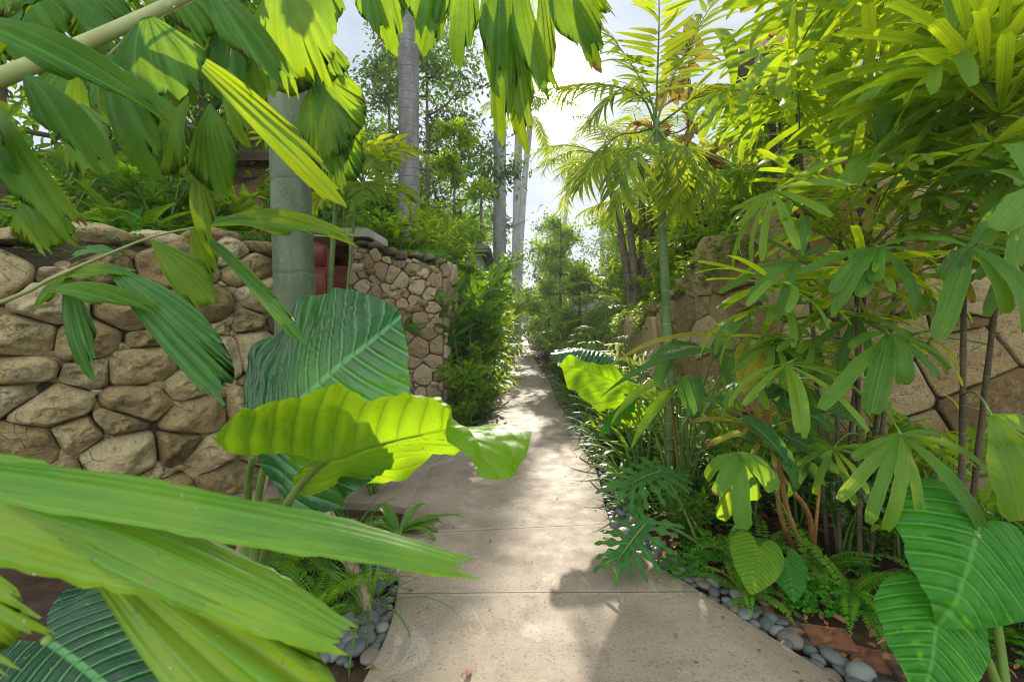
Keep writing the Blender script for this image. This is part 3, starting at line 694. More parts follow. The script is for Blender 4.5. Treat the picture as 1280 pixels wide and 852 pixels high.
def stones(mb, cv, H, topf, size, aspect, wt, gap, bulge, seed, NA=30, NR=9, power=2.6, rough=.02, facet=.35, sharp=2, batter=0.0, z0=-.05, push=0.0, chink=0.0):
    g = np.random.default_rng(seed)
    for poly, c in cells(cv.L, H, size, aspect, wt, g):
        if c[1] > topf(c[0]): continue
        th = np.linspace(0, 2 * PI, NA, endpoint=False); d = np.stack([np.cos(th), np.sin(th)], 1)
        r = np.full(NA, 9.0)
        for a in range(len(poly)):
            p, q = poly[a], poly[(a + 1) % len(poly)]; e = q - p; n_ = A(e[1], -e[0]); L = np.linalg.norm(n_)
            if L < 1e-6: continue
            n_ /= L; dist = np.dot(n_, p - c); den = d @ n_
            if dist < 0: dist = -dist; den = -den
            ok = den > 1e-6; r[ok] = np.minimum(r[ok], dist / den[ok])
        rs = r.copy()
        for _ in range(sharp): rs = (np.roll(rs, 1) + 2 * rs + np.roll(rs, -1)) / 4
        r = np.minimum(rs, r + .01) - gap * g.uniform(.5, 1.3)
        r = np.maximum(r, .015) * (1 + .035 * vnoise(np.stack([np.cos(th) * 1.7 + c[0] * 9, np.sin(th) * 1.7 + c[1] * 9, th * 0], -1)))
        m = r.mean(); Hh = bulge * (0.6 + .5 * min(1.4, m / size * 2)) * g.uniform(.75, 1.25)
        rho = 1 - (1 - np.linspace(0, 1, NR + 1)[1:]) ** 1.7
        X = c[0] + rho[:, None] * (r * d[:, 0])[None]; Z = c[1] + rho[:, None] * (r * d[:, 1])[None]
        h = Hh * (1 - rho[:, None] ** power) ** (1 / power) * np.ones((1, NA))
        lx = (X - c[0]) / m; lz = (Z - c[1]) / m
        for _ in range(4):       # broken facets
            a = g.uniform(0, 2 * PI); k = g.uniform(.2, facet + .25)
            pl = Hh * (g.uniform(.85, 1.15) - k * (lx * math.cos(a) + lz * math.sin(a)))
            h = np.where(h > pl, pl + (h - pl) * .12, h)
        pn = np.stack([X * 5 / max(.3, m * 3), h * 5, Z * 5 / max(.3, m * 3)], -1) + seed
        h = h + rough * (vnoise(pn) + .5 * vnoise(pn * 2.3) + .3 * vnoise(pn * 5)) * (1 - rho[:, None] ** 6)
        if push: h = h + g.uniform(-.6, 1) * push + push * .8 * (g.normal() * lx + g.normal() * lz)
        h = np.maximum(h, -.04); h[-1] = -.05
        ctr = np.array([[c[0], c[1], h[0].mean()]])
        Xc = np.concatenate([[ctr[0, 0]], X.ravel()]); Zc = np.concatenate([[ctr[0, 1]], Z.ravel()]); hc = np.concatenate([[ctr[0, 2]], h.ravel()])
        p2 = cv.pos(Xc); n2 = cv.nor(Xc)
        off = hc - batter * Zc
        V = np.stack([p2[:, 0] + n2[:, 0] * off, p2[:, 1] + n2[:, 1] * off, Zc + z0], 1)
        j = np.arange(NA); j2 = (j + 1) % NA
        T = np.stack([np.zeros(NA, int), 1 + j, 1 + j2], 1)
        Q = np.concatenate([np.stack([1 + k * NA + j, 1 + (k + 1) * NA + j, 1 + (k + 1) * NA + j2, 1 + k * NA + j2], 1) for k in range(NR - 1)])
        mb.add(V, Q, T, None, g.uniform(0, 1))
        if chink:
            for q in poly:
                if g.uniform() < chink and 0 < q[0] < cv.L and q[1] < topf(q[0]):
                    pp = cv.pos(q[0]); n_ = cv.nor(q[0]); w = g.uniform(.05, .11); o = g.uniform(-.01, .03)
                    rock(mb, (pp[0] + n_[0] * o, pp[1] + n_[1] * o, q[1] + z0), (w * 1.4, w, w), int(g.integers(0, 9999)), math.atan2(n_[1], n_[0]) + PI / 2, 10)
def backing(mb, cv, topf, thick, off=-.03, z0=-.3, n=70, batter=0.0):
    q = np.linspace(0, cv.L, n); p = cv.pos(q); nn = cv.nor(q); zt = np.array([topf(s) for s in q])
    rows = []
    for k in range(n):
        f = p[k] + nn[k] * off; b = p[k] - nn[k] * thick; ft = f - nn[k] * batter * zt[k]
        rows.append([(f[0], f[1], z0), (ft[0], ft[1], zt[k] - .07), (b[0], b[1], zt[k] - .05), (b[0], b[1], z0)])
    rows = np.array(rows); mb.add(rows, grid_q(n, 4))
    for e in (0, n - 1): mb.add(rows[e], [[0, 1, 2, 3]])
def rock(mb, c, s, seed, rz=0, n=14, rough=.22, tint=None):
    g = np.random.default_rng(seed); th = np.linspace(0, 2 * PI, n, endpoint=False); ph = np.linspace(-PI / 2, PI / 2, n // 2 + 2)
    V = np.array([[math.cos(p) * math.cos(t), math.cos(p) * math.sin(t), math.sin(p)] for p in ph for t in th])
    V = np.sign(V) * np.abs(V) ** .75
    for _ in range(5):
        d = nrm(g.normal(size=3)); k = g.uniform(.55, .85); e = V @ d; V = V - np.maximum(e - k, 0)[:, None] * d * .9
    V = V * (1 + rough * vnoise(V * 1.6 + seed)[:, None] + rough * .4 * vnoise(V * 4 + seed)[:, None]) * np.asarray(s) / 2
    V = V @ np.array(Matrix.Rotation(rz, 3, 'Z')).T + np.asarray(c)
    r = len(ph); i = np.arange(r - 1)[:, None] * n; j = np.arange(n)[None]; j2 = (j + 1) % n
    mb.add(V, np.stack([i + j, i + j2, i + n + j2, i + n + j], -1).reshape(-1, 4), None, None, g.uniform(0, 1) if tint is None else tint)

# left boulder wall: starts beside the camera, runs to behind the near palm, then returns
LW = Curve([(-4.6, 2.35), (-3.9, 2.75), (-3.3, 3.15), (-2.75, 3.65), (-2.3, 4.15), (-2.12, 4.45), (-2.3, 4.8), (-2.8, 5.4), (-3.3, 6.2), (-3.5, 7.0)])
LT = lambda s: 2.08 + .05 * math.sin(s * 3.1) + .03 * math.sin(s * 7.7)
t = thing('stone_wall', 'dry-stacked wall of big rounded tan boulders on the left', 'wall', (*LW.pos(2.2), 0))
mb = MB(); stones(mb, LW, 2.3, LT, .23, 1.4, 1.3, .003, .115, 21, NA=48, NR=14, rough=.04, facet=.6, sharp=1, push=.035, chink=.3); mb.build('boulders', M['boulder'], t)
mb = MB(); backing(mb, LW, LT, .45); mb.build('joint_fill', M['mortar'], t)
mb = MB()
g_ = np.random.default_rng(4)
s = .1
while s < LW.L:
    w = g_.uniform(.26, .5); p = LW.pos(s + w / 2); n_ = LW.nor(s + w / 2)
    rz = math.atan2(n_[1], n_[0]) + PI / 2
    rock(mb, (p[0] - n_[0] * .12, p[1] - n_[1] * .12, LT(s) + g_.uniform(-.02, .03)), (w * 1.12, g_.uniform(.3, .42), g_.uniform(.13, .2)), int(s * 100), rz + g_.uniform(-.15, .15), 20); s += w
mb.build('coping', M['boulder'], t)

# gate wall: squared rubble beside the door
GW = Curve([(-2.08, 6.2), (-.93, 6.5)], 60); GS = Curve([(-.91, 6.5), (-.80, 7.15)], 20)
GT = lambda s: 2.44 - .24 * s / 1.2 + .03 * math.sin(s * 9)
t = thing('stone_wall', 'squared tan rubble wall beside the red-brown door', 'wall', (-1.6, 6.4, 0))
mb = MB(); stones(mb, GW, 2.6, GT, .165, 1.05, .7, .006, .035, 33, NA=28, NR=6, power=4, rough=.012, facet=.3, sharp=1, push=.012, chink=.12)
stones(mb, GS, 2.3, lambda s: 2.2, .19, 1.0, .4, .006, .03, 35, NA=24, NR=6, power=4, rough=.01, facet=.25, sharp=1, push=.012); mb.build('masonry', M['block'], t)
mb = MB(); backing(mb, GW, GT, .62, -.012); backing(mb, GS, lambda s: 2.2, .5, -.012, n=8); mb.build('mortar', M['mortar2'], t)
mb = MB()
for i, q in enumerate(np.arange(.05, 1.15, .17)):
    p = GW.pos(q + .08); rock(mb, (p[0], p[1] + .14, GT(q) + .0), (.2, .36, g_.uniform(.09, .13)), 60 + i, R(12), 14)
mb.build('coping', M['mortar2'], t)

# right retaining wall, tall and fitted, stepping down along the path
RW = Curve([(2.05, 13.2), (1.92, 11), (1.84, 9), (1.82, 7), (1.93, 5.3), (2.2, 4.35), (2.55, 3.85), (3.1, 3.5), (3.8, 3.28), (4.7, 3.15), (5.6, 3.1)])
_rt = np.array([(0, .95), (2.2, 1.15), (4.2, 1.33), (6.2, 1.52), (7.2, 1.85), (7.9, 2.06), (8.9, 2.42), (9.5, 2.75), (10.2, 3.05), (11.2, 3.35), (13, 3.5)])
def RT(s): return float(np.interp(s, _rt[:, 0], _rt[:, 1])) + .04 * math.sin(s * 4.3) + .03 * math.sin(s * 9.1)
t = thing('stone_wall', 'tall retaining wall of fitted brown stones behind the lady palms', 'wall', (*RW.pos(8), 0))
mb = MB(); stones(mb, RW, 3.6, RT, .36, 1.1, 1.1, .004, .034, 52, NA=64, NR=9, power=8, rough=.014, facet=.2, push=.024, sharp=0, batter=.06); mb.build('masonry', M['fitted'], t)
mb = MB(); backing(mb, RW, RT, .4, -.022, n=110, batter=.06); mb.build('joint_fill', M['mortar'], t)
mb = MB(); s = .05
while s < RW.L - .2:
    w = g_.uniform(.24, .42); p = RW.pos(s + w / 2); n_ = RW.nor(s + w / 2); z = RT(s + w / 2); off = .06 * z + .13
    rock(mb, (p[0] - n_[0] * off, p[1] - n_[1] * off, z - .05), (w * 1.15, .34, g_.uniform(.15, .24)), int(s * 77) + 5, math.atan2(n_[1], n_[0]) + PI / 2 + g_.uniform(-.2, .2), 16); s += w
mb.build('coping', M['fitted'], t)

# planted banks behind the walls
def bank(name, cv, topf, slope, depth, off, n=60, m=26, drop=.1):
    q = np.linspace(0, cv.L, n); p = cv.pos(q); nn = cv.nor(q); rows = []
    for k in range(n):
        zt = topf(q[k]) - drop; row = []
        for j in range(m):
            d = off + depth * (j / (m - 1)) ** 1.6; x, y = p[k] - nn[k] * d
            row.append((x, y, zt + slope(d) + .12 * float(vnoise(A(x * .9, y * .9, 2))) * min(1, d)))
        rows.append(row)
    mb = MB(); mb.add(np.array(rows), grid_q(n, m)); return structure(mb, name, M['bank'])
bank('planted_bank', LW, LT, lambda d: d * .10, 7, .3)
bank('hillside', RW, RT, lambda d: d * .42, 11, .35)
# raised bed behind the gate wall
mb = MB(); xs = np.linspace(-3.4, -.98, 14); yy = np.linspace(7.3, 30, 30)
X, Y = np.meshgrid(xs, yy); Z = 2.12 + .1 * vnoise(np.stack([X, Y, X * 0 + 9], -1)) - .25 * np.clip((X + 1.6) / .6, 0, 1)
V = np.stack([X, Y, Z], -1); sk = V[:, -1:].copy(); sk[..., 2] = -.2; sk[..., 0] += .25
mb.add(np.concatenate([V, sk], 1), grid_q(30, 15)); structure(mb, 'raised_bed', M['bank'])
# far hill that closes the view
mb = MB(); xs = np.linspace(-70, 70, 60); yy = np.linspace(58, 110, 12); X, Y = np.meshgrid(xs, yy)
Z = (Y - 58) * .05 + np.clip(np.abs(X - 3) - 6, 0, 60) * .10 + .6 * vnoise(np.stack([X * .12, Y * .12, X * 0], -1)) - .1
mb.add(np.stack([X, Y, Z], -1), grid_q(12, 60)); structure(mb, 'hill', M['bank'])

# door in its recess
t = thing('door', 'red-brown panelled timber door between the boulder wall and the rubble wall', 'door', (-2.6, 7.0, 0))
mb = MB(); box(mb, (-2.62, 7.02, 1.38), (.82, .05, 2.44), bev=.004)
for zc, hz in ((.72, .8), (1.72, .8), (2.36, .28)):
    for xc in (-2.82, -2.42): box(mb, (xc, 6.99, zc), (.29, .03, hz), bev=.012)
mb.build('leaf', M['door'], t)
mb = MB(); box(mb, (-3.07, 7.0, 1.36), (.07, .14, 2.62), bev=.006); box(mb, (-2.175, 6.98, 1.36), (.06, .14, 2.62), bev=.006); box(mb, (-2.62, 7.0, 2.64), (.82, .13, .06), bev=.006)
mb.build('frame', M['doorframe'], t)
mb = MB(); tube(mb, [(-2.28, 6.96, 1.2), (-2.28, 6.90, 1.2), (-2.36, 6.90, 1.2)], .011, 8); mb.build('handle', M['lintel'], t)
t = thing('step', 'pale threshold step under the timber door', 'step', (-2.72, 6.8, 0)); mb = MB(); box(mb, (-2.74, 6.82, .08), (1.02, .62, .2), bev=.012); mb.build('tread', M['lintel'], t)
mb = MB(); box(mb, (-2.24, 6.66, 2.56), (.84, .95, .11), bev=.008)
tag(mb.build('lintel_slab', M['lintel'], smooth=False), 'pale concrete slab roofing the door recess', 'canopy')
# houses glimpsed above the planting
def house(label, c, s, wm, rm, rh, over=.35, rz=0, cap=False):
    t = thing('house', label, 'house', (c[0], c[1], c[2]))
    mb = MB(); box(mb, (c[0], c[1], c[2] + s[2] / 2), s, rz); mb.build('wall', M[wm], t, False)
    mb = MB(); x, y = s[0] / 2 + over, s[1] / 2 + over; z = c[2] + s[2]
    V = A((-x, -y, 0), (x, -y, 0), (x, y, 0), (-x, y, 0), (-x * .45, 0, rh), (x * .45, 0, rh)).reshape(6, 3)
    V2 = np.vstack([V, V - A(0, 0, .12)])
    Q = [[0, 1, 5, 4], [2, 3, 4, 5], [0, 6, 7, 1], [1, 7, 8, 2], [2, 8, 9, 3], [3, 9, 6, 0], [6, 9, 8, 7]]
    Mx = np.array(Matrix.Rotation(rz, 3, 'Z')); V2 = V2 @ Mx.T + A(c[0], c[1], z)
    mb.add(V2, Q, [[1, 2, 5], [3, 0, 4]])
    if rm == 'rooftile':   # rows of half-round tiles up the slope facing the path
        for k in range(int(2 * x / .22)):
            xx = -x + .11 + k * .22; f = max(0, 1 - max(0, abs(xx) - x * .45) / (x * .55))
            a = A(xx, -y, .03); b = A(xx, -y + y * f, rh * f + .03); tube(mb, (np.array([a, b]) @ Mx.T) + A(c[0], c[1], z), .055, 6)
    mb.build('roof', M[rm], t, False); return t
house('tan rendered house half hidden behind the near palm trunk', (-5.6, 10.0, 2.0), (4.2, 3.0, 2.2), 'tan_wall', 'thatch', 1.2)
house('pale house with a brown thatched roof above the gate wall planting', (-2.6, 17, 2.1), (3.2, 3.0, 1.5), 'render_wall', 'thatch', .9)
house('pinkish tiled house high on the slope behind the fan palms', (8.2, 12.0, 5.2), (4.6, 3.6, 2.2), 'render_wall', 'rooftile', 1.9, rz=R(-20))
t = thing('gatehouse', 'small white gatehouse with a brown stone cap beyond the slim palm', 'gatehouse', (2.4, 16, 0))
mb = MB(); box(mb, (2.35, 16, 1.2), (.75, 1.4, 2.8)); box(mb, (3.05, 15.6, .95), (1.0, .4, 2.2), tilt=(0, R(18))); mb.build('wall', M['render_wall'], t, False)
mb = MB()
for i in range(7): rock(mb, (1.95 + .17 * i, 15.6 + .1 * (i % 2), 2.68 + .03 * (i % 3)), (.3, 1.2, .2), 80 + i)
mb.build('cap', M['mortar2'], t)
# ================================================================== PLANT BUILDERS
def heart(mb, P0, tip, N, W, tint=.5, dome=.25, droop=.35, wavy=.05, nv=9, gap=.06, twist=0.0, roll=0.0, seed=0, m=0, lobes=1.0, quilt=.012, curl=None, fold=0.0, point=0.0):
    """big heart-shaped leaf: petiole joins at P0, tip at tip, upper side N"""
    P0 = np.asarray(P0, float); tip = np.asarray(tip, float); Yv = tip - P0; L = np.linalg.norm(Yv); Yv /= L
    Xv = nrm(np.cross(Yv, N)); Zv = np.cross(Xv, Yv); g = np.random.default_rng(seed)
    H = A((0, 1.0), (.07, .975), (.18, .91), (.31, .79), (.42, .64), (.49, .46), (.52, .27), (.52, .07), (.485, -.12), (.42, -.27), (.32, -.36), (.2, -.38), (.1, -.29), (.03, -.12)).reshape(-1, 2)
    H[:, 0] *= 1 - point * np.clip(H[:, 1], 0, 1) ** 1.2 * .62
    H = spline(H, 44); H[:, 1] = np.where(H[:, 1] < 0, H[:, 1] * lobes, H[:, 1])
    O = np.vstack([H, (H * A(-1, 1))[::-1]]); nA = len(O); NR = 22
    rho = np.linspace(0, 1, NR + 1)
    X = rho[:, None] * O[None, :, 0]; Y = rho[:, None] * O[None, :, 1]
    X[0] = 0; Y[0] = 0
    xa = np.abs(X); s_ = Y - (.55 * xa + .5 * xa ** 2); q = 0
    q = -np.cos(2 * PI * s_ * nv) * quilt * np.clip((xa - .02) * 7, 0, 1) * (1 - .5 * rho[:, None])
    a = np.linspace(0, 1, nA)[None]
    wv = wavy * rho[:, None] ** 3 * (np.sin(2 * PI * a * 9 + g.uniform(0, 6)) + .6 * np.sin(2 * PI * a * 16 + g.uniform(0, 6)) + .5 * np.sin(2 * PI * a * 5))
    Z = q + wv - dome * X ** 2 * 2 + .35 * np.exp(-(xa / .05) ** 2) * -.03 + .03 * vnoise(np.stack([X * 4, Y * 4, X * 0 + seed], -1))
    Yc = np.maximum(Y, 0); Z = Z - droop * Yc ** 2.2 + droop * Yc * .45 - .3 * np.maximum(-Y, 0) ** 1.5
    if fold: Z = Z + fold * np.maximum(-X, 0)
    if curl:
        y0, ca = curl; k = ca / (1 - y0); q_ = np.maximum(Y - y0, 0); ak = k * q_; Yn = np.where(Y > y0, y0 + np.sin(ak) / k - Z * 0, Y)
        Y = Yn + np.sin(ak) * Z * (q_ > 0); Z = Z * np.cos(ak) - (1 - np.cos(ak)) / k
    if twist: ang = twist * Y; X, Z = X * np.cos(ang) - Z * np.sin(ang), X * np.sin(ang) + Z * np.cos(ang)
    if roll: Z = Z + roll * np.where(X > 0, X ** 2, 0) * 2
    V = P0 + L * (X * W)[..., None] * Xv + L * Y[..., None] * Yv + L * Z[..., None] * Zv
    uv = np.stack([rho[:, None] * O[None, :, 0] + .5, rho[:, None] * O[None, :, 1]], -1)
    mb.add(V, grid_q(NR + 1, nA), None, uv, tint, m)
def frond(mb, P, up, n, lL, lW, ang=.9, rise=.25, tms=T_LEAFLET, r0=.012, tint=.5, jit=.12, start=.18, prof=None, m=0, mr=1, sag=0.0, tw=.12, rows=1):
    """pinnate frond along the rachis curve P; leaflets both sides"""
    P = np.asarray(P, float); T, _, _ = frames(P); k = len(P)
    tube(mb, P, r0 * np.linspace(1, .18, k), 5, mr, .5)
    t = np.linspace(start, .985, n); idx = t * (k - 1)
    pos = np.stack([np.interp(idx, np.arange(k), P[:, c]) for c in range(3)], 1); tan = nrm(np.stack([np.interp(idx, np.arange(k), T[:, c]) for c in range(3)], 1))
    up = np.asarray(up, float); side = nrm(np.cross(tan, up)); nn = np.cross(side, tan)
    s = (t - start) / (1 - start); pf = (np.sin(PI * (.18 + .72 * s)) ** .8) if prof is None else prof(s)
    a = ang * (1.15 - .55 * s)
    for sg in (-1, 1):
        j = rng.normal(0, jit, (n, 3))
        d = np.cos(a)[:, None] * tan + np.sin(a)[:, None] * side * sg + rise * nn * rng.uniform(.4, 1.4, (n, 1)) + j - A(0, 0, sag)
        scat_mix(mb, tms, pos + tan * rng.normal(0, .004, (n, 1)), d, nn + side * -sg * .2, lL * pf * rng.uniform(.88, 1.08, n), lW * (.55 + .45 * pf) * rng.uniform(.85, 1.1, n), np.clip(tint + rng.normal(0, tw, n), 0, 1), m)
def fan(mb, hub, D, N, L, W, n=7, spread=3.4, tms=T_BLUNT, tint=.5, foot=None, r=.004, m=0, mr=1, tw=.08):
    hub = np.asarray(hub, float); D = nrm(D); S = nrm(np.cross(D, N)); Nn = np.cross(S, D)
    a = np.linspace(-spread / 2, spread / 2, n) + rng.normal(0, .05, n)
    d = np.cos(a)[:, None] * D + np.sin(a)[:, None] * S + rng.normal(0, .06, (n, 3))
    nn = Nn + np.sin(a)[:, None] * S * .25 + rng.normal(0, .08, (n, 3))
    scat_mix(mb, tms, np.tile(hub, (n, 1)), d, nn, L * (.82 + .18 * np.cos(a * .8)) * rng.uniform(.86, 1.08, n), W * rng.uniform(.8, 1.15, n), np.clip(tint + rng.normal(0, tw, n), 0, 1), m)
    if foot is not None:
        foot = np.asarray(foot, float); mid = (foot + hub) / 2 + A(0, 0, .12 * np.linalg.norm(hub - foot)); tube(mb, bez(foot, mid, hub, 8), [r * 1.3] * 4 + [r] * 4, 5, mr)
def fan_tips(mb, hub, tips, W, N, tint=.5, foot=None, r=.004, m=0, mr=1):
    hub = np.asarray(hub, float)
    for i, tp in enumerate(tips):
        w = W
        if len(tp) == 4: w = W * tp[3]
        e = at(*tp[:3]) - hub
        scatter(mb, T_BLUNT_C[i % 3], hub, e, np.asarray(N) + rng.normal(0, .08, 3), np.linalg.norm(e), w * U(.9, 1.1), np.clip(tint + rng.normal(0, .12), 0, 1), m)
    if foot is not None:
        foot = np.asarray(foot, float); mid = (foot + hub) / 2 + A(0, 0, .12 * np.linalg.norm(hub - foot)); tube(mb, bez(foot, mid, hub, 8), [r * 1.3] * 4 + [r] * 4, 5, mr)

def shrub(name, label, cat, H, spread, nst, nl, lL, lW, tms, lm, sm='stem', low=.15, group=None, tint=.45, bushy=.5, arch=.6, up=.35):
    """several stems from one foot, leaves alternating along them"""
    t = thing(name, label, cat, (0, 0, 0), group); ms = MB(); mf = MB()
    for i in range(nst):
        a = 2 * PI * i / nst + U(-.5, .5); e = U(.35, 1.0); h = H * U(.6, 1.0)
        p0 = A(math.cos(a), math.sin(a), 0) * U(0, .08) * H; p2 = A(math.cos(a) * spread * e, math.sin(a) * spread * e, h)
        P = bez(p0, A(p2[0] * (1 - arch), p2[1] * (1 - arch), h * .75), p2, 10); tube(ms, P, np.linspace(.014, .004, 10) * (H ** .5), 5)
        T, N, B = frames(P); k = max(3, int(nl / nst)); q = low + (1 - low) * np.linspace(0, 1, k) ** .8 * 1.0
        idx = q * 9; pos = np.stack([np.interp(idx, np.arange(10), P[:, c]) for c in range(3)], 1); tan = nrm(np.stack([np.interp(idx, np.arange(10), T[:, c]) for c in range(3)], 1))
        b = np.arange(k) * 2.4 + U(0, 6); d = np.cos(b)[:, None] * A(1, 0, 0) + np.sin(b)[:, None] * A(0, 1, 0)
        d = d + tan * (.25 + .5 * q[:, None]) + A(0, 0, up) + rng.normal(0, .25, (k, 3)); off = rdir(k) * bushy * lL * rng.uniform(0, 1, (k, 1))
        nn = A(0, 0, 1) + rng.normal(0, .35, (k, 3))
        scat_mix(mf, tms, pos + off, d, nn, lL * rng.uniform(.65, 1.1, k), lW * rng.uniform(.75, 1.1, k), np.clip(tint + (q - .6) * .35 + rng.normal(0, .13, k), 0, 1))
    ms.build('stems', M[sm], t); mf.build('foliage', M[lm], t); return t
def strap_clump(name, label, cat, n, L, W, lm, tms=T_STRAP, group=None, up=.9, tint=.45, rad=.06):
    t = thing(name, label, cat, (0, 0, 0), group); mf = MB()
    a = np.arange(n) * 2.4 + rng.uniform(-.3, .3, n); e = rng.uniform(.35, 1.15, n) * up
    d = np.stack([np.cos(a) * np.cos(e), np.sin(a) * np.cos(e), np.sin(e)], 1); O = np.stack([np.cos(a) * rad * rng.uniform(0, 1, n), np.sin(a) * rad * rng.uniform(0, 1, n), np.zeros(n)], 1)
    scat_mix(mf, tms, O, d, A(0, 0, 1) + d * A(-1, -1, 0) * .5, L * rng.uniform(.6, 1.1, n), W * rng.uniform(.75, 1.1, n), np.clip(tint + rng.normal(0, .14, n), 0, 1))
    mf.build('leaves', M[lm], t); return t
def fern(label, n, L, W, group=None, el=(.3, 1.2), tint=.5):
    t = thing('fern', label, 'fern', (0, 0, 0), group)
    for i in range(n):
        a = i * 2.4 + U(-.3, .3); e = U(*el); mb = MB()
        P = arc((0, 0, 0), A(math.cos(a) * math.cos(e), math.sin(a) * math.cos(e), math.sin(e)), L * U(.7, 1.1), U(.9, 1.9), 14)
        frond(mb, P, A(0, 0, 1), 26, W, W * .34, 1.45, .05, T_FERN, .003, np.clip(tint + U(-.15, .15), 0, 1), .04, .1, lambda s: np.sin(PI * (.3 + .68 * s)) ** .8, tw=.06)
        mb.build('frond', [M['fern'], M['stem']], t)
    return t
def trifoil(mb, P, N, s, tint):
    P = np.asarray(P); k = len(P); a0 = rng.uniform(0, 6.28, k)
    for j in range(3):
        a = a0 + j * 2.094; d = np.stack([np.cos(a), np.sin(a), np.full(k, .1)], 1)
        scat_mix(mb, T_TINY, P, d, N, s * rng.uniform(.7, 1.2, k), s * .8, np.clip(tint + rng.normal(0, .15, k), 0, 1))
def palm_trunk(mb, P, r, ns=14, ringf=9, amp=.03, base=1.5):
    P = np.asarray(P, float); k = len(P); L = np.concatenate([[0], np.cumsum(np.linalg.norm(np.diff(P, axis=0), axis=1))])
    rr = np.linspace(r, r * .82, k) * (1 + (base - 1) * np.exp(-L / .35)) * (1 + amp * np.sin(L * ringf * 2 * PI) * .5 + .02 * vnoise(np.stack([L * 2, L * 0, L * 0 + r * 50], 1)))
    tube(mb, P, rr, ns)
def tall_palm(label, foot, bend, top, r, nf, fl, mat='trunk_grey', lm='palm', group=None, nleaf=34, cols=None, ns=12, lw=.05, ll=.55):
    foot = np.asarray(foot, float); t = thing('palm_tree', label, 'palm tree', foot, group)
    P = bez(foot - A(0, 0, .2), np.asarray(bend, float), top, 46); mb = MB(); palm_trunk(mb, P, r, ns, 4, .03); mb.build('trunk', M[mat], t)
    top = np.asarray(top, float); mb = MB(); tube(mb, [top, top + A(0, 0, .35), top + A(0, 0, .8), top + A(0, 0, 1.2)], [r * .85, r * .95, r * .7, r * .25], 10); mb.build('crownshaft', M['bamboo'], t)
    for i in range(nf):
        a = i * 2.4 + U(-.2, .2); e = U(-.1, 1.15); mb = MB()
        P = arc(top + A(0, 0, .9), A(math.cos(a) * math.cos(e), math.sin(a) * math.cos(e), math.sin(e)), fl * U(.8, 1.1), U(1.1, 1.9), 14)
        frond(mb, P, A(0, 0, 1), nleaf, ll * fl / 3, lw * fl / 3, .95, .12, T_LEAFLET, .02 * fl / 3, U(.3, .6), .12, .14, sag=.25)
        mb.build('frond', [M[lm], M['stem']], t)
    return t
def broad_tree(label, foot, H, cr, ch, nl, lL, lW, lm='tree', r=.12, bark='bark', group=None, lean=(0, 0), name='tree', tms=T_OVAL, nl1=9, nl2=6, tint=.45, first=.3, clump=.45):
    """trunk, limbs and twigs; leaves gathered round the twigs"""
    foot = np.asarray(foot, float); t = thing(name, label, 'tree', foot, group); mt = MB(); mf = MB()
    top = foot + A(lean[0], lean[1], H * .93); TP = bez(foot - A(0, 0, .1), foot + A(lean[0] * .2, lean[1] * .2, H * .5), top, 16); tube(mt, TP, np.linspace(r, r * .18, 16), 9)
    tw = []
    for i in range(nl1):
        q = first + (1 - first) * (i + U(0, .8)) / nl1; p = TP[min(15, int(q * 15))]; a = i * 2.4 + U(-.4, .4)
        out = cr * math.sin(PI * min(.97, .30 + .66 * (q - first) / (1 - first))) * U(.7, 1.1)
        e = p + A(math.cos(a) * out, math.sin(a) * out, ch * U(.05, .3)); LPt = bez(p, p + (e - p) * .5 + A(0, 0, -.05 * H), e, 9); tube(mt, LPt, np.linspace(r * .42, r * .1, 9), 6, cap=False)
        for j in range(nl2):
            k = int(U(2.5, 8.9)); b = U(0, 6.28); f = LPt[k] + A(math.cos(b), math.sin(b), U(-.3, .8)) * cr * U(.2, .42)
            S = bez(LPt[k], (LPt[k] + f) / 2 + A(0, 0, .05 * cr), f, 6); tube(mt, S, np.linspace(r * .12, r * .03, 6), 4, cap=False); tw.append(S)
    k = max(1, nl // len(tw))
    for S in tw:
        ct = np.clip(tint + U(-.16, .16), 0, 1); q = rng.uniform(1.2, 5, k); pos = np.stack([np.interp(q, np.arange(6), S[:, c]) for c in range(3)], 1) + rng.normal(0, clump * cr * .13, (k, 3))
        d = nrm(pos - foot - A(0, 0, H * .5)) * .5 + rdir(k) + A(0, 0, -.15)
        scat_mix(mf, tms, pos, d, A(0, 0, 1) + rng.normal(0, .5, (k, 3)), lL * rng.uniform(.6, 1.15, k), lW * rng.uniform(.7, 1.1, k), np.clip(ct + rng.normal(0, .1, k), 0, 1))
    mt.build('trunk', M[bark], t); mf.build('crown', M[lm], t); return t
def small_palm(label, n, L, lL, lW, H=0.0, r=.03, nleaf=20, group=None, lm='palm', tms=T_LEAFLET, el=(.3, 1.3), dr=(.7, 1.5), name='palm', tint=.5, trunk='bamboo', ang=.9):
    t = thing(name, label, 'palm', (0, 0, 0), group); top = A(U(-.05, .05) * H, U(-.05, .05) * H, H)
    if H > 0: mb = MB(); tube(mb, bez((0, 0, -.05), (0, 0, H * .5), top, 14), np.linspace(r, r * .75, 14) * (1 + .04 * (np.arange(14) % 2)), 9); mb.build('trunk', M[trunk], t)
    for i in range(n):
        a = i * 2.4 + U(-.25, .25); e = U(*el); mb = MB()
        P = arc(top, A(math.cos(a) * math.cos(e), math.sin(a) * math.cos(e), math.sin(e)), L * U(.75, 1.1), U(*dr), 14)
        frond(mb, P, A(0, 0, 1), nleaf, lL, lW, ang, .2, tms, .011, np.clip(tint + U(-.15, .2), 0, 1), .1, .2)
        mb.build('frond', [M[lm], M['stem']], t)
    return t
